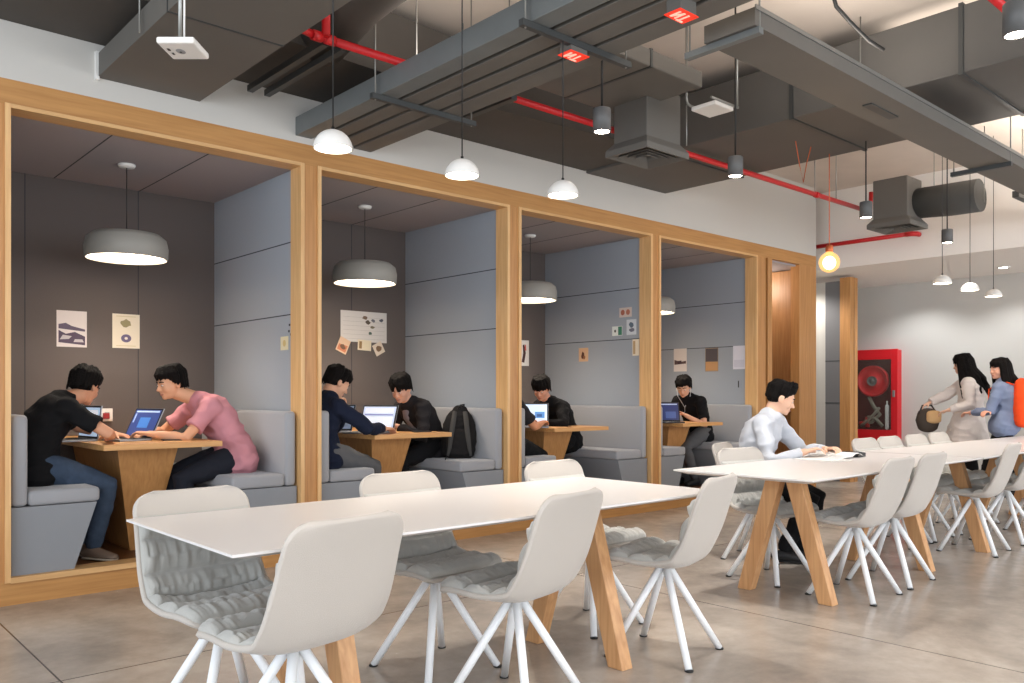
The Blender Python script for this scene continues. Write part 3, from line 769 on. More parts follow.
paper_on('y', YBK-.004, 4.05, 4.17, 1.59, 1.73, 'orange-brown postcard pinned askew under the left corner of the large map-like sheet', [((206,130,96), [(.1,.1), (.9,.1), (.9,.6), (.1,.5)]), ((120,90,70), blob(.5,.4,.3,.2,8,2))], (222,190,160), 'postcard', 24)
paper_on('y', YBK-.004, 4.27, 4.42, 1.62, 1.72, 'small cream card pinned below the middle of the large map-like sheet', [((150,120,80), [(.1,.15), (.3,.15), (.3,.85), (.1,.85)])], (226,214,186), 'postcard', 3)
paper_on('y', YBK-.005, 4.45, 4.56, 1.585, 1.70, 'small brown-edged card pinned askew under the right corner of the large map-like sheet', [((128,100,76), blob(.5,.5,.35,.3,8,6))], (220,206,188), 'postcard', -28)
paper_on('y', YBK, 6.36, 6.52, 1.52, 1.81, 'white sheet with a dark red vertical figure on the dark wall of the third booth', [((70,40,40), [(.3,.15), (.55,.12), (.7,.5), (.55,.85), (.4,.8), (.45,.5)]), ((200,90,80), [(.6,.6), (.75,.6), (.7,.85), (.6,.8)])], (226,222,218))
X3 = BR[2]; X4 = BR[3]; X1 = BR[0]
def side(pos, y0, y1, z0, z1, label, shapes, base, cat='postcard'): return paper_on('x', pos, y0, y1, z0, z1, label, shapes, base, cat)
side(X3, 5.68, 5.85, 2.01, 2.11, 'pale card with two rusty round marks, topmost on the side wall of the third booth', [((170,100,80), circ(.28,.5,.16,.3)), ((176,110,90), circ(.7,.5,.16,.3))], (206,190,180))
side(X3, 5.81, 5.95, 1.82, 1.92, 'small card half white half green on the side wall of the third booth', [((60,120,96), [(.6,.05), (.97,.05), (.97,.95), (.6,.95)]), ((90,90,90), circ(.3,.5,.1,.15))], (216,222,218))
side(X3, 5.62, 5.75, 1.82, 1.98, 'blue-grey speckled drawing card on the side wall of the third booth', [((90,104,120), blob(.5,.65,.3,.2,10,4)), ((110,110,124), blob(.55,.3,.3,.15,10,5))], (196,202,208))
side(X3, 5.585, 5.67, 1.60, 1.77, 'narrow cream card nearest the oak post on the side wall of the third booth', [((178,150,110), [(.1,.1), (.45,.1), (.45,.9), (.1,.9)])], (220,208,186))
side(X3, 6.30, 6.44, 1.56, 1.71, 'brown postcard with a dark rider-like figure, alone on the side wall of the third booth', [((90,52,36), blob(.45,.45,.2,.34,9,3)), ((140,90,60), blob(.6,.3,.15,.18,9,8))], (206,168,134))
side(X4, 6.42, 6.62, 1.49, 1.78, 'white photo print with a dark band on the side wall above the phone user', [((86,66,66), [(.05,.30), (.95,.34), (.95,.46), (.5,.42), (.05,.52)]), ((70,50,54), [(.3,.34), (.6,.34), (.6,.48), (.3,.46)])], (216,206,200), 'poster')
side(X4, 5.95, 6.14, 1.48, 1.77, 'dark print with an orange-brown lower third on the side wall above the phone user', [((84,76,78), [(.04,.42), (.96,.42), (.96,.97), (.04,.97)]), ((184,140,96), [(.04,.04), (.96,.04), (.96,.4), (.04,.42)])], (150,130,110), 'poster')
side(X4, 5.575, 5.74, 1.50, 1.78, 'blank pale lilac sheet on the side wall nearest the door, fourth booth', [((200,200,214), [(.08,.08), (.92,.08), (.92,.4), (.08,.4)])], (214,214,226), 'poster')
side(X1, 5.64, 5.76, 1.52, 1.62, 'small pale yellow card on the side wall of the first booth by the oak post', [((200,176,120), circ(.5,.5,.2,.25))], (214,204,170))
m = MB()
for y, z in ((5.62, 1.70), (5.63, 1.655), (5.60, 1.63)): m.box(X1-.004, X1, y-.008, y+.008, z-.008, z+.008)
tag(m.build('wall_pins', BLACKP), 'three tiny dark pins above the pale yellow card in the first booth', 'pins')
m = MB(); m.box(X4-.006, X4, 5.66, 5.67, 1.28, 1.36); tag(m.build('wall_clip', BLACKP), 'tiny dark clip on the side wall below the blank lilac sheet', 'clip')
# socket behind the laptops of the first booth
t = thing('wall_socket', 'small white double socket above the table in the first booth', 'socket', (1.98, YBK, 1.035))
part('plate', WHITEP, -.075, .075, -.012, -.001, -.05, .05, t, .003)
m = MB(); m.box(-.05, -.015, -.0135, -.0115, -.02, .02); m.box(.015, .05, -.0135, -.0115, -.02, .02); m.build('outlet', GREYP, t)
part('plug', mat('red_plug', (150,36,40), .4), .0, .045, -.04, -.0125, -.03, .015, t, .004)

# ------------------------------------------------------------------ people
def fuse(mb, name, mats, parent, voxel=.008, smooth=4, wr=0., wf=9., seed=0, dec=None):
    """fuse overlapping solids into one continuous skin"""
    bmesh.ops.recalc_face_normals(mb.bm, faces=mb.bm.faces[:])
    me = bpy.data.meshes.new(name+'_raw'); mb.bm.to_mesh(me); mb.bm.free()
    o = bpy.data.objects.new(name+'_raw', me); COL.objects.link(o)
    r = o.modifiers.new('r', 'REMESH'); r.mode = 'VOXEL'; r.voxel_size = voxel; r.use_smooth_shade = True
    if smooth:
        s = o.modifiers.new('s', 'SMOOTH'); s.factor = .5; s.iterations = smooth
    dg = bpy.context.evaluated_depsgraph_get()
    out = bpy.data.meshes.new_from_object(o.evaluated_get(dg))
    bpy.data.objects.remove(o); bpy.data.meshes.remove(me)
    if wr:
        ns = [v.normal.copy() for v in out.vertices]; off = V((seed*3.7, seed*1.3, 0))
        for v, n in zip(out.vertices, ns):
            q = v.co*wf+off
            f = noise.noise(V((q.x, q.y, q.z*1.7)))
            f = (abs(f)*2-.35)*-1 + .35*noise.noise(q*2.6)
            v.co += n*(wr*f)
    out.materials.clear()
    for mm in (mats if isinstance(mats, (list, tuple)) else [mats]): out.materials.append(mm)
    for p in out.polygons: p.use_smooth = True
    out.name = name
    ob = bpy.data.objects.new(name, out); COL.objects.link(ob); ob.parent = parent
    return ob

def ik(a, b, l1, l2, pole):
    a, b, pole = V(a), V(b), V(pole)
    d = b-a; L = min(d.length, (l1+l2)*.995); dn = d.normalized()
    x = (l1*l1-l2*l2+L*L)/(2*L); h = math.sqrt(max(0, l1*l1-x*x))
    p = pole-a; p = p-dn*p.dot(dn)
    p = p.normalized() if p.length > 1e-5 else V((0,0,1))
    return a+dn*x+p*h
SKIN = {}
def skin(c): return mat('skin_%d_%d_%d' % c, c, .55, spec=.35)
HAIRM = mat('hair_black', (17,14,13), .8, spec=.12, bump=.5, bscale=130)
EYEM = mat('eye_white', (226,220,214), .3); IRIS = mat('eye_iris', (24,16,12), .2)

def hand(mb, wrist, fwd, up, side, curl=.35, sc=1.):
    """side +1 thumb towards +lateral"""
    f = V(fwd).normalized(); u = V(up); u = (u-f*u.dot(f)).normalized(); l = f.cross(u)*side
    w = V(wrist)
    mb.loft([(w-f*.012*sc, .024*sc, .018*sc), (w+f*.02*sc, .030*sc, .016*sc), (w+f*.055*sc, .038*sc, .014*sc), (w+f*.082*sc, .038*sc, .012*sc)], up=u, n=14)
    fl = [(.030, .068, .0075), (.010, .078, .0082), (-.010, .073, .0078), (-.029, .058, .0070)]
    for i, (off, ln, r) in enumerate(fl):
        p = w+f*(.082*sc)+l*off*sc; pts = [(p-f*.015*sc, r*sc*1.1, r*sc*1.1)]; ang = .12+.03*i
        d = f+l*off*1.5
        pts.append((p, r*sc*1.05, r*sc*1.05))
        for seg in (.45, .32, .23):
            ang += curl*(1.0 if seg == .45 else 1.3)
            dd = (d.normalized()*math.cos(ang) - u*math.sin(ang)).normalized()
            p = p+dd*ln*seg*sc; r *= .93; pts.append((p, r*sc, r*sc))
        mb.loft(pts, up=u, n=10)
    p = w+f*.018*sc+l*.022*sc
    pts = [(p, .013*sc, .013*sc)]
    for (a, ln, r) in ((.95, .030, .0115), (.6, .026, .0098), (.35, .022, .0085)):
        dd = (f*math.cos(a)+l*math.sin(a)-u*.35).normalized(); p = p+dd*ln*sc; pts.append((p, r*sc, r*sc))
    mb.loft(pts, up=u, n=10)

def person(label, root, pelvis, neck, head, face, wrists, ankles, yaw, skin_c, top, trousers, shoes,
           elbow=None, knee=None, sleeve='short', hair='short', group=None, hand_dirs=None, curls=(.35,.35), seed=1, female=False, collar=None,
           coat=False, under=None, shirt_name='shirt', eyes_closed=False, hipw=1., hseed=None):
    t = thing('person', label, 'person', root, 0, group)
    R = V(root)
    P, N, H = V(pelvis)-R, V(neck)-R, V(head)-R
    fw = V((math.cos(yaw), math.sin(yaw), 0)); rt = V((math.sin(yaw), -math.cos(yaw), 0))     # rt: person's right
    sp = (N-P); spn = sp.normalized(); k = 1. if not female else .9
    chest_f = rt.cross(spn)*-1 if rt.cross(spn).dot(fw) < 0 else rt.cross(spn)
    shc = N-spn*.055
    sh = {1: shc+rt*.172*k, -1: shc-rt*.172*k}
    hip = {1: P+rt*.088, -1: P-rt*.088}
    skm = skin(skin_c)
    B = MB(); T = MB(); L = MB()
    def spine(q): # curved spine
        return P.lerp(N, q) - chest_f*(.045*math.sin(PI*q))*(1 if sp.length > 0 else 1)
    def torso(mb, g, a=0., b=1.):
        tab = [(-.06,.150*hipw,.105), (.08,.158*hipw,.112), (.25,.150*k,.105), (.42,.150*k,.108), (.60,.165*k,.118), (.76,.172*k,.115), (.88,.150*k,.095), (.96,.095,.072)]
        mb.loft([(spine(q), A+g, Bb+g) for q, A, Bb in tab if a <= q <= b or q < 0 and a <= 0], up=chest_f, n=22)
    torso(B, -.016); torso(T, .018); T.loft([(spine(-.10), .206*hipw, .148), (spine(.12), .180*hipw, .134)], up=chest_f, n=22)
    # neck and head
    F = V(face).normalized(); Lf = V((0,0,1)).cross(F); Lf = Lf.normalized() if Lf.length > .05 else rt*-1
    U = F.cross(Lf).normalized(); HM = Matrix((F, Lf, U)).transposed()
    def h(x, y, z): return H + F*x + Lf*y + U*z
    hs = 1.0 if not female else .95
    B.loft([(N-spn*.06, .068, .06), (N+spn*.01, .056, .055), (h(-.028,0,-.075), .052, .054), (h(-.02,0,-.03), .05, .055)], up=chest_f, n=18)
    e = lambda c, r: B.ell(h(*[q*hs for q in c]), [q*hs for q in r], HM)
    e((-.012,0,.035), (.092,.074,.080)); e((.022,0,-.022), (.066,.062,.080)); e((.030,0,-.072), (.050,.046,.036)); e((.066,0,-.090), (.018,.022,.016))
    e((.052,.034,-.030), (.030,.024,.030)); e((.052,-.034,-.030), (.030,.024,.030))
    e((.068,0,.024), (.020,.046,.020))
    B.loft([(h(.082*hs,0,.008), .008, .008), (h(.094*hs,0,-.014), .009, .009), (h(.103*hs,0,-.030), .012, .010)], up=U, n=10)
    e((.090,.011,-.034), (.010,.008,.007)); e((.090,-.011,-.034), (.010,.008,.007))
    B.loft([(h(.079*hs,-.018,-.061), .005, .0055), (h(.087*hs,0,-.059), .006, .0065), (h(.079*hs,.018,-.061), .005, .0055)], up=U, n=10)
    B.loft([(h(.077*hs,-.015,-.071), .005, .006), (h(.084*hs,0,-.071), .006, .007), (h(.077*hs,.015,-.071), .005, .006)], up=U, n=10)
    for s in (1, -1):
        e((-.012,s*.074,-.012), (.020,.010,.031)); e((-.004,s*.080,.004), (.014,.007,.018))
        e((.064,s*.031,.002), (.020,.020,.013))
    # arms
    EL, WR = {}, {}
    for i, s in ((0, 1), (1, -1)):
        W = V(wrists[i])-R
        pole = (V(elbow[i])-R) if elbow and elbow[i] else (sh[s]+V((0,0,-1))+rt*s*.4-fw*.2)
        E_ = ik(sh[s], W, .285*k, .25*k, pole); W = E_+(W-E_).normalized()*.25*k
        EL[s], WR[s] = E_, W
        B.loft([(sh[s]-rt*s*.04, .045, .045), (sh[s], .044*k, .044*k), (sh[s].lerp(E_, .5), .041*k, .041*k), (E_, .036*k, .036*k), (E_.lerp(W, .3), .038*k, .036*k), (E_.lerp(W, .75), .028*k, .026*k), (W, .025*k, .020*k)], n=16)
        hd, hu = (hand_dirs[i] if hand_dirs and hand_dirs[i] else ((W-E_).normalized(), (0,0,1)))
        hand(B, W, hd, hu, -s if True else s, curls[i], .97 if not female else .88)
        gg = .011 if not coat else .022
        base = [(shc+rt*s*.07+spn*.0, .072, .066), (sh[s]-rt*s*.012+spn*.002, .066*k+gg*.4, .062*k+gg*.4), (sh[s].lerp(E_, .25), .055*k+gg, .054*k+gg), (sh[s].lerp(E_, .6), .050*k+gg, .050*k+gg)]
        T.ell(sh[s]-rt*s*.012, (.072*k+gg*.5,)*3); T.ell(sh[s]-rt*s*.07+spn*.018, (.066*k,)*3)
        if sleeve == 'short': base[-1] = (sh[s].lerp(E_, .70), .053*k+gg, .053*k+gg); T.loft(base, n=18, round_ends=False)
        elif sleeve == 'long': T.loft(base+[(E_, .044*k+gg, .044*k+gg), (E_.lerp(W, .35), .043*k+gg, .042*k+gg), (E_.lerp(W, .9), .031*k+gg*.8, .030*k+gg*.8)], n=18, round_ends=False)
    # legs
    for i, s in ((0, 1), (1, -1)):
        A = V(ankles[i])-R
        pole = (V(knee[i])-R) if knee and knee[i] else hip[s]+fw+V((0,0,.5))
        K = ik(hip[s], A, .43*k, .41*k, pole); A = K+(A-K).normalized()*.41*k if (A-K).length > .41*k else A
        fd = fw if not isinstance(shoes, dict) or 'dir' not in shoes else V(shoes['dir'])
        for mb, g in ((B, -.004), (L, .012)):
            if mb is L: mb.loft([(hip[s]-spn*.0, .086+g, .083+g), (hip[s].lerp(K, .35), .086+g, .083+g), (hip[s].lerp(K, .75), .068+g, .066+g), (K, .060+g, .060+g), (K.lerp(A, .3), .057+g, .057+g), (K.lerp(A, .92), .040+g, .043+g)], up=fw if abs((K-hip[s]).normalized().dot(fw)) < .8 else (0,0,1), n=18, round_ends=True)
            else: mb.loft([(hip[s], .085, .08), (hip[s].lerp(K, .4), .074, .072), (K, .052, .052), (K.lerp(A, .3), .05, .052), (K.lerp(A, .95), .034, .036)], up=(1,0,0), n=16)
        B.loft([(A-fd*.03+V((0,0,-.025)), .030, .032), (A+fd*.05+V((0,0,-.04)), .036, .026), (A+fd*.13+V((0,0,-.055)), .036, .016)], n=12)
        S = MB(); c1 = shoes['c'] if isinstance(shoes, dict) else shoes
        S.loft([(A-fd*.052+V((0,0,-.035)), .034, .036), (A+V((0,0,-.03)), .040, .046), (A+fd*.06+V((0,0,-.042)), .044, .034), (A+fd*.13+V((0,0,-.052)), .044, .024), (A+fd*.165+V((0,0,-.056)), .036, .019)], n=18)
        so = fuse(S, 'shoe', mat('shoe_%d_%d_%d' % c1, c1, .6), t, .008, 2)
        Z = MB(); side_ = V((0,0,1)).cross(fd)
        Z.loft([(A-fd*.055+V((0,0,-.069)), .036, .010), (A+fd*.03+V((0,0,-.070)), .043, .010), (A+fd*.13+V((0,0,-.071)), .046, .010), (A+fd*.168+V((0,0,-.071)), .036, .010)], n=16)
        c2 = shoes.get('sole', (210,204,196)) if isinstance(shoes, dict) else (30,28,28)
        Z.build('sole', mat('sole_%d_%d_%d' % c2, c2, .7), so)
    L.loft([(P-V((0,0,.01))-fw*.01, .140*hipw, .098), (P+spn*.07, .140*hipw, .098)], up=chest_f, n=20)
    body = fuse(B, 'body', skm, t, .0072, 2)
    body['label'] = 'bare skin of face, neck and hands'
    if coat:
        T.loft([(spine(.5), .165, .13), (spine(.12), .185, .145), (spine(-.1)-V((0,0,.08)), .235, .205), (P-V((0,0,.30)), .27, .23)], up=chest_f, n=22, round_ends=False)
    sh_o = fuse(T, shirt_name, top, t, .0085, 3, .012, 7., seed)
    fuse(L, 'trousers', trousers, t, .0095, 3, .005, 9., seed+5)
    if collar:
        c = MB(); tt = []
        rr = [(.060, -.012), (.068, .010), (.062, .030), (.056, .030), (.058, .0)]
        ax = (h(-.02,0,-.08)-N).normalized(); cx_ = chest_f
        ly = ax.cross(cx_).normalized(); cc = N-spn*.01-chest_f*.004
        nn = 28; rings = []
        for k_ in range(nn):
            a = 2*PI*k_/nn; o_ = cx_*math.cos(a)+ly*math.sin(a)
            gap = 1-.0*math.cos(a); drop = -.028*max(0, math.cos(a))**2
            rings.append([cc+o_*(r_+.006*max(0,math.cos(a)))+ax*(z_+drop) for r_, z_ in rr])
        c.rings(rings, False, True, closed=True); c.build('collar', collar, t)
    if under:
        u_ = MB(); u_.loft([(spine(.30)+chest_f*.105, .032, .03), (spine(.55)+chest_f*.117, .036, .03), (spine(.78)+chest_f*.113, .045, .03), (spine(.93)+chest_f*.06, .05, .035)], up=chest_f, n=14)
        fuse(u_, 'undershirt', under, t, .009, 2)
    # eyes, brows, mouth
    for s in (1, -1):
        ey = MB(); c0 = h(.0765*hs, s*.031*hs, -.0005); ey.m(0).ell(c0, (.0085,.0125,.0048 if eyes_closed else .0058), HM, 12)
        ey.m(1).ell(h(.0805*hs, s*.0305*hs, -.002), (.0055,.0062,.0045), HM, 10); ey.build('eye', [EYEM, IRIS], t)
        br = MB(); br.loft([(h(.0855*hs, s*.014, .021), .0035, .0045), (h(.085*hs, s*.032, .0265), .0035, .0045), (h(.074*hs, s*.052, .021), .003, .003)], up=U, n=8); br.build('eyebrow', HAIRM, t)
    lp = MB(); lp.loft([(h(.0815*hs,-.019,-.0655), .003, .003), (h(.0915*hs,0,-.065), .0045, .0052), (h(.0815*hs,.019,-.0655), .003, .003)], up=U, n=10); lp.build('lips', mat('lips', (168,96,84), .5), t)
    # hair
    Hh = MB(); rnd = random.Random(seed*13 if hseed is None else hseed)
    e2 = lambda c, r: Hh.ell(h(*[q*hs for q in c]), [q*hs for q in r], HM)
    e2((-.020,0,.050), (.094,.083,.084)); e2((-.046,0,.010), (.066,.078,.070)); e2((.020,0,.078), (.066,.066,.046))
    for s in (1, -1): e2((-.002,s*.070,.030), (.026,.014,.036))
    crown = h(-.03,0,.122)
    n_cl = 90
    for i in range(n_cl):
        a = rnd.uniform(-PI, PI); c_, s_ = math.cos(a), math.sin(a)
        front = c_ > .35
        if hair == 'bowl': zb = .012 if front else (-.005 if c_ > -.3 else -.055)
        elif hair == 'quiff': zb = .085 if front else (.035 if c_ > -.3 else -.01)
        elif hair == 'long': zb = .03 if c_ > .6 else -.04
        else: zb = .045 if front else (-.005 if c_ > -.3 else -.045)
        zb += rnd.uniform(-.012, .012)
        rr_ = 1.02+rnd.uniform(0, .06)
        px, py = -.015+.096*c_*rr_, .084*s_*rr_
        mid = h((px*.72-.004)*hs, py*.72*hs, (.100+rnd.uniform(0, .018))*hs)
        q2 = h(px*hs*(1 if zb > .03 or not front else .99), py*hs, max(zb, .06)*hs+rnd.uniform(0,.02))
        end = h((px*.99)*hs, py*.985*hs, zb*hs)
        if hair == 'quiff' and front:
            q2 = h((px*.80)*hs, py*.8*hs, .134*hs); end = h((px*.98)*hs, py*.8*hs, (.104+rnd.uniform(-.012,.012))*hs)
        w = rnd.uniform(.010, .016)
        Hh.loft([(crown+V((rnd.uniform(-.01,.01), rnd.uniform(-.01,.01), 0)), w*.7, w*.6), (mid, w, w*.7), (q2, w*.9, w*.6), (end, w*.35, w*.3)], up=F, n=8)
    if hair == 'long':
        for i in range(46):
            a = rnd.uniform(.32*PI, 1.68*PI); c_, s_ = math.cos(a), math.sin(a)
            b0 = h(-.02+.09*c_, .082*s_, .05); b1 = h(-.03+.10*c_, .088*s_, -.06); ln = rnd.uniform(.20, .34)
            b2_ = b1+V((0,0,-ln*.5))-fw*(.02+.08*max(0,-c_))+Lf*s_*.01; b3 = b2_+V((0,0,-ln*.5))-fw*rnd.uniform(.0,.09)+Lf*s_*.02
            w = rnd.uniform(.014, .022)
            Hh.loft([(b0, w, w), (b1, w*1.1, w), (b2_, w, w*.9), (b3, w*.3, w*.3)], up=F, n=8)
    fuse(Hh, 'hair', HAIRM, t, .0055, 1, .0022, 45., seed)
    return t, dict(h=h, N=N, P=P, EL=EL, WR=WR, R=R, sh=sh, fw=fw, rt=rt, chest=chest_f, spine=spine)

cloth = lambda n, c, **k: mat('cloth_'+n, c, .92, bump=.3, bscale=300, spec=.2, **k)
BLK = cloth('black', (20,20,22)); NAVY = cloth('navy', (26,32,50)); PINK = cloth('pink', (198,136,144)); JEAN = cloth('jeans', (62,76,96), var=.15, vscale=20)
DKJ = cloth('dark_trousers', (34,36,44)); GREYT = cloth('grey_trousers', (92,92,94)); CHAR = cloth('charcoal', (38,36,38)); WSH = cloth('white_shirt', (196,199,206)); GRT = cloth('grey_undershirt', (140,136,142))
COATW = cloth('off_white_coat', (214,206,202)); DENIM = cloth('denim_blue', (120,132,158))
zs = .635; zt = .88
# booth 1, left: black t-shirt
p1, i1 = person('person in black t-shirt and jeans leaning over a laptop on the left bench', (1.30, 5.86, 0),
    (1.27, 5.86, .755), (1.445, 5.90, 1.15), (1.585, 5.95, 1.245), (.72, .62, -.42), [(1.71, 5.86, .925), (1.80, 6.06, .925)], [(1.60, 5.84, .207), (1.56, 6.06, .207)], 0.0,
    (206,150,118), BLK, JEAN, dict(c=(122,104,90), sole=(196,186,170), dir=(.55,-.83,0)), elbow=[(1.72, 5.36, .86), (1.7, 6.5, .86)], knee=[(2.0, 5.76, .9), (2.0, 6.0, .9)], seed=1, hair='short')
# booth 1, right: pink polo
p2, i2 = person('person in a pink polo shirt leaning on the booth table', (2.58, 5.90, 0),
    (2.56, 5.86, .76), (2.34, 5.98, 1.15), (2.155, 6.0, 1.275), (-.96, -.10, -.24), [(2.02, 6.12, .925), (1.98, 5.92, .925)], [(2.20, 6.0, .215), (2.26, 5.80, .215)], PI,
    (214,160,126), PINK, DKJ, (60,56,54), elbow=[(2.28, 6.5, .84), (2.26, 5.60, .78)], knee=[(1.9, 6.02, .9), (1.95, 5.80, .9)], seed=2, hair='short', collar=PINK, hipw=1.12)
# booth 2, left: navy jacket, hand at mouth
p3, i3 = person('person in a navy jacket with one hand at the mouth beside an open laptop', (3.19, 5.72, 0),
    (3.19, 5.72, .755), (3.23, 5.70, 1.155), (3.32, 5.72, 1.285), (.86, -.05, -.50), [(3.68, 5.60, .925), (3.42, 5.78, 1.085)], [(3.62, 5.66, .215), (3.58, 5.86, .215)], 0.0,
    (214,164,134), NAVY, GREYT, (50,50,52), elbow=[(3.42, 5.35, .80), (3.62, 6.1, .5)], knee=[(3.9, 5.66, .9), (3.9, 5.86, .9)], sleeve='long', seed=3, hair='short',
    hand_dirs=[None, ((-.25, -.15, .95), (.9, .1, .3))], curls=(.3, .8), shirt_name='jacket')
# booth 2, right rear
p4, i4 = person('person with a bowl haircut in an open dark jacket, beside the black backpack', (4.50, 6.10, 0),
    (4.50, 6.12, .755), (4.27, 6.12, 1.115), (4.155, 6.08, 1.245), (-.80, -.38, -.46), [(4.12, 6.25, .925), (4.05, 6.00, .925)], [(4.22, 6.2, .215), (4.22, 6.0, .215)], PI,
    (208,158,134), CHAR, BLK, (30,30,32), elbow=[(4.38, 6.5, .85), (4.32, 5.75, .82)], knee=[(3.9, 6.2, .9), (3.9, 6.0, .9)], sleeve='long', seed=4, hair='bowl', under=GRT, shirt_name='jacket')
# booth 3, left (mostly behind the post)
p5, i5 = person('person with bare forearms on the table, almost hidden behind the oak post', (5.05, 5.74, 0),
    (5.06, 5.74, .755), (5.05, 5.72, 1.14), (5.12, 5.76, 1.27), (.93, .15, -.35), [(5.48, 5.68, .93), (5.46, 5.90, .93)], [(5.55, 5.7, .215), (5.55, 5.9, .215)], 0.0,
    (206,140,104), CHAR, BLK, (40,40,42), elbow=[(5.28, 5.4, .60), (5.28, 6.0, .60)], knee=[(5.8, 5.7, .9), (5.8, 5.9, .9)], seed=5, hair='short')
# booth 3, right
p6, i6 = person('person in a black top behind a bright laptop in the third booth', (6.24, 6.12, 0),
    (6.26, 6.14, .755), (6.01, 6.14, 1.115), (5.89, 6.12, 1.255), (-.80, -.40, -.46), [(5.80, 6.28, .925), (5.78, 6.02, .925)], [(5.98, 6.2, .215), (5.98, 6.0, .215)], PI,
    (206,150,124), BLK, BLK, (30,30,32), elbow=[(6.05, 6.5, .92), (6.05, 5.7, .95)], knee=[(5.6, 6.2, .9), (5.6, 6.0, .9)], sleeve='long', seed=6, hair='bowl', hseed=8)
# booth 4, right
p7, i7 = person('person in black tee with white earphones holding a phone', (8.34, 5.98, 0),
    (8.36, 5.98, .755), (8.15, 5.98, 1.155), (8.06, 5.97, 1.285), (-.82, -.35, -.44), [(8.02, 6.08, .955), (7.98, 5.88, .955)], [(8.12, 6.08, .215), (8.16, 5.88, .215)], PI,
    (212,164,136), BLK, GREYT, (30,30,32), elbow=[(8.2, 6.3, .78), (8.25, 5.65, .78)], knee=[(7.8, 6.1, .9), (7.8, 5.88, .9)], seed=7, hair='short', curls=(.7, .7))
# man with white shirt
ya8 = math.radians(-76)
p8, i8 = person('person in a white button shirt reading an open magazine at the white table', (5.50, 3.40, 0),
    (5.47, 3.41, .575), (5.53, 3.31, 1.03), (5.575, 3.255, 1.165), (.60, -.70, -.36), [(5.42, 2.98, .795), (5.72, 2.98, .80)], [(5.40, 3.14, .085), (5.52, 3.08, .085)], ya8,
    (224,178,150), WSH, BLK, dict(c=(26,24,26), sole=(16,16,16), dir=(.5,-.86,0)), elbow=[(5.2, 3.2, .6), (5.95, 3.35, .6)], knee=[(5.85, 2.6, .75), (6.0, 2.7, .75)], sleeve='long', seed=8, hair='quiff', collar=WSH, eyes_closed=True, hipw=1.2)
# women at the right
ywl = math.atan2(.668, -.744)
p9, i9 = person('person with long black hair in an off-white coat, walking left past the far table', (10.2, 3.62, 0),
    (10.2, 3.62, .93), (10.19, 3.64, 1.38), (10.17, 3.67, 1.535), (.12, .97, -.12), [(9.93, 4.02, 1.06), (9.90, 3.72, 1.02)], [(10.12, 3.76, .085), (10.24, 3.54, .085)], ywl-.35,
    (220,176,150), COATW, BLK, (40,36,36), sleeve='long', seed=9, hair='long', female=True, coat=True, shirt_name='coat')
p10, i10 = person('person with an orange backpack over a denim-blue shirt at the right edge', (9.92, 3.145, 0),
    (9.92, 3.145, .90), (9.905, 3.16, 1.32), (9.88, 3.195, 1.465), (-.80, .58, -.05), [(9.70, 3.24, 1.02), (9.77, 3.44, 1.0)], [(9.79, 3.36, .085), (10.0, 3.08, .085)], ywl-.85,
    (216,160,134), DENIM, BLK, (40,36,36), sleeve='long', seed=10, hair='long', female=True, hipw=1.1)

# earphones: thin white cord on the lone man
m = MB(); hh = i7['h']; R7 = i7['R']
ear = hh(-.0, .083, -.02); ear2 = hh(0, -.083, -.02); ch = i7['spine'](.72)+i7['chest']*.16
m.tube([ear, hh(.03,.075,-.10), ch+V((0,0,.06)), ch, V((8.0,5.97,.99))-R7], .0022, 6); m.tube([ear2, hh(.03,-.075,-.10), ch+V((0,0,.06))], .0022, 6)
e_ = m.build('earphone_cord', WHITEP); tag(e_, 'thin white earphone cord of the lone man in the fourth booth', 'earphones'); e_.location = R7

# ------------------------------------------------------------------ laptops and carried things
def laptop(label, x, y, z, deg, open_deg, shapes, disp=(120,140,176), ds=1.0, w=.33, shell=None):
    """front edge faces local -y; the display faces local -y"""
    t = thing('laptop', label, 'laptop', (x, y, z), math.radians(deg))
    sm = shell or ALU; dpt = .23
    part('base', sm, -w/2, w/2, -dpt, 0, 0, .014, t, .004)
    m = MB()
    for r in range(5):
        for c in range(12): m.box(-w/2+.022+c*(w-.044)/12, -w/2+.022+(c+.82)*(w-.044)/12, -.125+r*.021-.0, -.125+r*.021+.016, .0138, .0158)
    m.build('keyboard', KEYS, t)
    m = MB(); m.box(-.05, .05, -.21, -.145, .0138, .0146); m.build('touchpad', GREYP, t)
    a = math.radians(180-open_deg)    # angle of the lid to the base
    c, s = math.cos(PI-a-0), math.sin(a)
    T = Matrix.Translation((0, -.004, .014)) @ Matrix.Rotation(-(math.radians(open_deg)-PI/2), 4, 'X')
    def tb(name, mm, bx, parent):
        b = MB(); b.box(*bx); bb = b.build(name, mm, parent); bb.data.transform(T); return bb
    lid = tb('lid', sm, (-w/2, w/2, 0, .007, 0, .225), t)
    tb('bezel', BLACKP, (-w/2+.003, w/2-.003, -.0012, .0, .004, .222), lid)
    b = MB(); ms = [mat('display_%d_%d_%d' % disp, disp, .3, emit=disp, estr=ds*.62)]
    b.m(0).box(-w/2+.014, w/2-.014, -.0022, -.001, .016, .212)
    for k, (cc, (u0, v0, u1, v1)) in enumerate(shapes):
        mm = mat('display_mark_%d_%d_%d' % cc, cc, .3, emit=cc, estr=ds*.62)
        if mm not in ms: ms.append(mm)
        b.m(ms.index(mm)).box(-w/2+.014+u0*(w-.028), -w/2+.014+u1*(w-.028), -.0028-.0001*k, -.0021, .016+v0*.196, .016+v1*.196)
    bb = b.build('display', ms, lid); bb.data.transform(T)
    return t
laptop('laptop with a bright light-blue display turned to the man in the black t-shirt', 1.67, 6.20, zt, -84, 97, [((232,238,246), (.1,.2,.9,.9))], (178,200,226), .9)
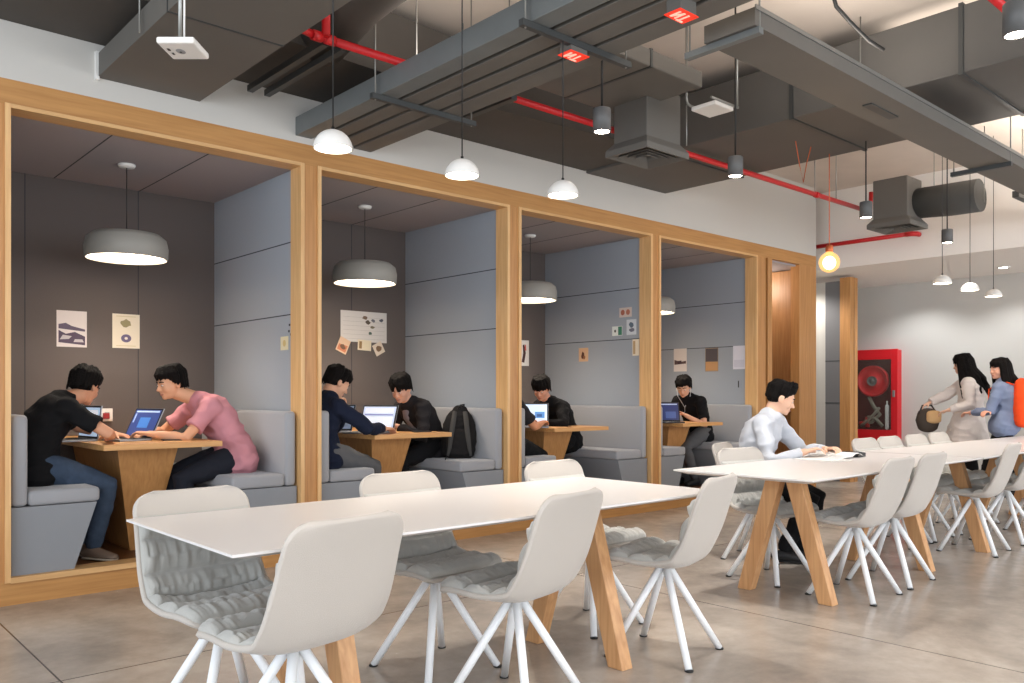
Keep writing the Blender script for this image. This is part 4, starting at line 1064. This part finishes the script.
laptop('silver laptop with a dark blue display, lid leaning towards the pink polo shirt', 1.95, 6.06, zt, -76, 116, [((70,120,190), (.3,.3,.7,.7)), ((170,190,220), (.05,.9,.95,.96)), ((150,170,210), (.05,.5,.1,.85))], (56,72,128), .8)
laptop('laptop with a pale document on its display, in front of the navy jacket man', 3.76, 5.86, zt, -66, 110, [((120,120,170), (.06,.62,.94,.66)), ((220,224,236), (.06,.70,.94,.92)), ((226,230,240), (.06,.08,.94,.55))], (188,196,216), .95, .34)
laptop('grey-displayed laptop at the back of the table, behind the hand of the navy jacket man', 3.58, 6.20, zt, -66, 106, [((120,130,150), (.1,.1,.9,.5))], (128,142,168), .6)
laptop('laptop with a bright white and blue page in the third booth', 5.56, 5.92, zt, -44, 106, [((90,110,140), (.30,.08,.36,.92)), ((90,140,196), (.62,.30,.92,.62)), ((60,90,140), (.68,.36,.84,.5)), ((120,140,170), (.06,.66,.4,.70))], (206,222,238), 1.1, .34)
laptop('black laptop with a navy display at the left of the fourth booth table', 7.56, 5.84, zt, -40, 106, [((170,180,200), (.04,.9,.96,.96)), ((60,80,130), (.5,.1,.9,.5))], (34,46,92), .8, .32, BLACKP)
t = thing('phone', 'dark phone with a red case held by the lone man in the fourth booth', 'phone', (7.90, 5.96, .985), math.radians(20))
m = MB(); m.box(-.04, .04, -.07, .07, 0, .009, .003); ob = m.build('casing', mat('phone_case', (120,24,34), .4), t)
m = MB(); m.box(-.036, .036, -.064, .064, .009, .0098); m.build('screen', BLACKP, t)
# items on booth table 2
t = thing('phone', 'dark phone lying on the second booth table by the laptop', 'phone', (4.12, 5.72, zt), math.radians(70))
part('casing', BLACKP, -.038, .038, -.075, .075, 0, .009, t, .003)
t = thing('phone', 'dark phone lying on the first booth table before the man in the pink polo', 'phone', (2.10, 5.80, zt), math.radians(80))
part('casing', BLACKP, -.038, .038, -.075, .075, 0, .009, t, .003)

# backpack on the bench
t = thing('backpack', 'black backpack leaning upright on the right bench of the second booth', 'backpack', (4.57, 5.80, .636))
BP = cloth('backpack_black', (34,32,32))
bu = V((-.55, -.83, 0)).normalized(); bl_ = V((.83, -.55, 0)).normalized()
m = MB(); m.loft([((0,0,.06), .150, .085), ((.01,.0,.18), .158, .10), ((.02,.01,.30), .145, .09), ((.03,.015,.38), .11, .07), ((.035,.02,.42), .07, .045)], up=tuple(bu), n=22)
fuse(m, 'pack_body', BP, t, .009, 3, .006, 10., 3)
m = MB(); m.loft([(bu*.08+V((0,0,.06)), .11, .04), (bu*.09+V((0,0,.15)), .115, .05), (bu*.085+V((0,0,.22)), .10, .04)], up=tuple(bu), n=18); fuse(m, 'front_pocket', BP, t, .008, 2, .004, 14., 4)
m = MB()
for s in (-1, 1):
    m.loft([(bu*.055+bl_*s*.045+V((.03,.02,.405)), .020, .007), (bu*.10+bl_*s*.055+V((.015,.01,.33)), .022, .008), (bu*.125+bl_*s*.070+V((0,0,.22)), .022, .008), (bu*.135+bl_*s*.085+V((0,0,.10)), .018, .006), (bu*.11+bl_*s*.10+V((0,0,.03)), .012, .005)], up=tuple(bu), n=10)
m.build('strap', mat('strap_webbing', (58,56,54), .8), t)
m = MB(); m.tube([(.0,.0,.43), (.0,-.03,.465), (.04,-.03,.47), (.06,0,.43)], .008, 8); m.build('grab_handle', BLACKP, t)
m = MB(); m.tube([(-.18,-.06,.02), (-.22,-.10,-.0)], .005, 6); m.build('strap_tail', BLACKP, t)

# magazine and papers of the reading man
t = thing('magazine', 'open magazine with raised pages on the second white table', 'magazine', (5.62, 2.90, .751), math.radians(4))
PG = mat('page_paper', (232,230,226), .6)
def page_curve(sgn, lift, k0):
    m = MB(); n = 16; w, h_ = .235, .31
    A = []
    for i in range(n+1):
        q = i/n; x = sgn*w*q; z = .004+lift*math.sin(PI*min(1, q*1.15))**1*(1-q*.4)+.010*(1-q)
        A.append((x, z))
    prev = None
    for x, z in A:
        vs = [m.bm.verts.new(V((x, -h_/2, z))), m.bm.verts.new(V((x, h_/2, z))), m.bm.verts.new(V((x, h_/2, max(.0005, z-k0)))), m.bm.verts.new(V((x, -h_/2, max(.0005, z-k0))))]
        if prev:
            for j in range(4): m.face([prev[j], prev[(j+1) % 4], vs[(j+1) % 4], vs[j]], j in (0,2))
        else: m.face(vs)
        prev = vs
    m.face(prev[::-1]); return m
page_curve(-1, .008, .007).build('left_pages', PG, t)
page_curve(1, .030, .007).build('right_pages', PG, t)
m = MB()
for i in range(7):
    m.box(-.20, -.04, -.12+.035*i, -.105+.035*i, .0242, .0247)
for i in range(5): pass
m.build('printed_text', mat('print_grey', (170,168,166), .7), t)
m = MB(); m.prism([(.10,-.155,.002), (.235,-.155,.0), (.235,-.155,.028), (.12,-.155,.040)], (0, .31, 0)); m.build('dark_cover', mat('magazine_dark', (40,40,42), .5), t)
t = thing('paper_stack', 'flat white papers under the left page of the open magazine', 'papers', (5.36, 2.83, .751), math.radians(-8))
part('sheets', PG, -.11, .11, -.15, .15, 0, .004, t)

# bag of the woman, backpack of the other
t = thing('shoulder_bag', 'dark and tan bag held at the left hip of the person in the off-white coat', 'bag', (9.97, 3.97, .80))
m = MB(); m.loft([((0,0,.03), .12, .07), ((0,0,.10), .14, .085), ((0,0,.18), .12, .06)], up=(.6,.8,0), n=18); m.build('bag_body', cloth('bag_dark', (70,62,56)), t)
m = MB(); m.loft([((-.02,-.075,.10), .09, .035), ((-.02,-.078,.18), .09, .035)], up=(.6,.8,0), n=14); m.build('tan_flap', cloth('bag_tan', (196,160,116)), t)
m = MB(); m.tube([(-.10,.06,.17), (-.05,.04,.27), (.05,-.02,.27), (.10,-.07,.17)], .009, 8); m.build('bag_handle', BLACKP, t)
t = thing('backpack', 'bright orange backpack on the back of the person at the right edge', 'backpack', (9.92, 3.145, 0))
ORB = cloth('backpack_orange', (232,78,34))
bk = -i10['fw']; c0 = bk*.165
m = MB(); m.loft([(c0+V((0,0,.93)), .15, .085), (c0+bk*.01+V((0,0,1.05)), .165, .10), (c0+V((0,0,1.22)), .155, .085), (c0-bk*.01+V((0,0,1.31)), .12, .06)], up=tuple(bk), n=22)
fuse(m, 'pack_body', ORB, t, .009, 3, .004, 9., 2)
m = MB(); m.loft([(c0+bk*.08+V((0,0,.96)), .11, .05), (c0+bk*.085+V((0,0,1.08)), .11, .05)], up=tuple(bk), n=18); m.build('front_pocket', ORB, t)
m = MB()
for s in (-1, 1):
    o_ = i10['rt']*s*.09
    m.loft([(c0*.6+o_+V((0,0,1.30)), .02, .008), (o_-bk*.0+V((0,0,1.345)), .02, .008), (o_*1.05-bk*.13+V((0,0,1.25)), .02, .008), (o_*1.3-bk*.13+V((0,0,1.10)), .018, .008), (o_*1.7-bk*.02+V((0,0,.98)), .016, .007)], up=(0,0,1), n=10)
m.build('strap', ORB, t)

# ------------------------------------------------------------------ camera
cam = bpy.data.cameras.new('camera'); co = bpy.data.objects.new('camera', cam); COL.objects.link(co)
cam.sensor_width = 36; cam.lens = 838/1024*36; cam.shift_y = (395-341.5)/1024; cam.clip_start = .05
co.location = (0, 0, 1.19); co.rotation_euler = (PI/2, 0, -math.atan2(752, 838))
scn.camera = co

# ------------------------------------------------------------------ light
def area(name, loc, rot, sx, sy, power, col, spread=180):
    l = bpy.data.lights.new(name, 'AREA'); l.shape = 'RECTANGLE'; l.size = sx; l.size_y = sy; l.energy = power; l.color = col; l.spread = math.radians(spread)
    o = bpy.data.objects.new(name, l); COL.objects.link(o); o.location = loc; o.rotation_euler = rot; return o
def spot(name, loc, power, col, ang=80, blend=.6, r=.04, rot=(0,0,0)):
    l = bpy.data.lights.new(name, 'SPOT'); l.energy = power; l.color = col; l.spot_size = math.radians(ang); l.spot_blend = blend; l.shadow_soft_size = r
    o = bpy.data.objects.new(name, l); COL.objects.link(o); o.location = loc; o.rotation_euler = rot; return o
def point(name, loc, power, col, r=.05):
    l = bpy.data.lights.new(name, 'POINT'); l.energy = power; l.color = col; l.shadow_soft_size = r
    o = bpy.data.objects.new(name, l); COL.objects.link(o); o.location = loc; return o
COOL = (.82, .91, 1.0); WARM = (1.0, .88, .76); NEUT = (1.0, .95, .89)
# daylight through the windows of the two unseen walls
area('window_light', (XL+.02, .4, 1.9), (0, math.radians(-90), 0), 2.9, 9.4, 330, COOL)
area('window_light', (3.5, YB+.02, 1.9), (math.radians(90), 0, 0), 15.5, 2.9, 420, (.92, .96, 1.0))
# lamps of the room, plus a few added fill lights
for k in range(4):
    spot('booth_lamp_light', (CX[k]-.02, LY, 2.16), 85, WARM, 138, .8, .2)
    point('booth_lamp_glow', (CX[k]-.02, LY, 2.12), 2.5, WARM, .2)
for x, y in ((1.75,3.05), (2.41,3.03), (3.03,2.99), (7.98,3.05), (8.70,3.07), (9.42,3.10)):
    spot('dome_light', (x, y, 2.19), 20, WARM, 120, .5, .07)
for x, y in ((3.48,3.13), (4.85,3.17), (6.78,3.19), (8.49,3.20)):
    spot('cylinder_light', (x, y, 2.645), 110 if x < 8 else 32, NEUT, 95, .6, .04)
for x, y in ((3.72,1.14), (1.2,1.0), (6.3,1.0), (8.9,1.1)):
    spot('cylinder_light', (x, y, 2.615), 60, NEUT, 100, .6, .04)
point('vestibule_fill', (9.5, 6.1, 2.6), 14, WARM, .08)  # unseen fill light added to brighten the door niche
area('window_light', (11.6, YB+.03, 1.9), (math.radians(90), 0, 0), 1.8, 2.8, 110, (.92,.96,1.))
spot('passage_fill', (10.6, 6.0, 2.8), 60, NEUT, 140, .6, .08)  # fill light added so the white wall strip beyond the booths reads bright
point('bulb_light', (6.90, 3.57, 2.22), 7, (1., .66, .36), .06)
for y in (5.0, 3.8, 2.4): spot('recessed_light', (11.9, y, 2.82), 60, (.95,.98,1.), 130, .6, .05)
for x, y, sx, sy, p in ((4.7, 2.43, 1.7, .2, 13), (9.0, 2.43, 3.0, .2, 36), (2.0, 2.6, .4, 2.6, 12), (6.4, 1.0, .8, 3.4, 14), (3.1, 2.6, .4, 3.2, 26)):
    area('added_uplight', (x, y, 3.14 if sy == .2 else 3.27 if x < 3 else 3.18 if x < 4 else 3.74), (PI, 0, 0), sx, sy, p, (1., .90, .80))  # added lamps without fittings, brighten the pale ceiling slab
w = bpy.data.worlds.new('sky'); scn.world = w; w.use_nodes = True
bg = w.node_tree.nodes['Background']; bg.inputs[0].default_value = (.75, .85, 1, 1); bg.inputs[1].default_value = .9

# ------------------------------------------------------------------ render settings
scn.view_settings.view_transform = 'Standard'; scn.view_settings.look = 'None'; scn.view_settings.gamma = 1; scn.view_settings.exposure = 0.25
scn.view_settings.use_curve_mapping = False
scn.cycles.use_denoising = True; scn.cycles.max_bounces = 8; scn.cycles.diffuse_bounces = 5; scn.cycles.glossy_bounces = 3
scn.cycles.sample_clamp_indirect = 4; scn.cycles.caustics_reflective = False; scn.cycles.caustics_refractive = False
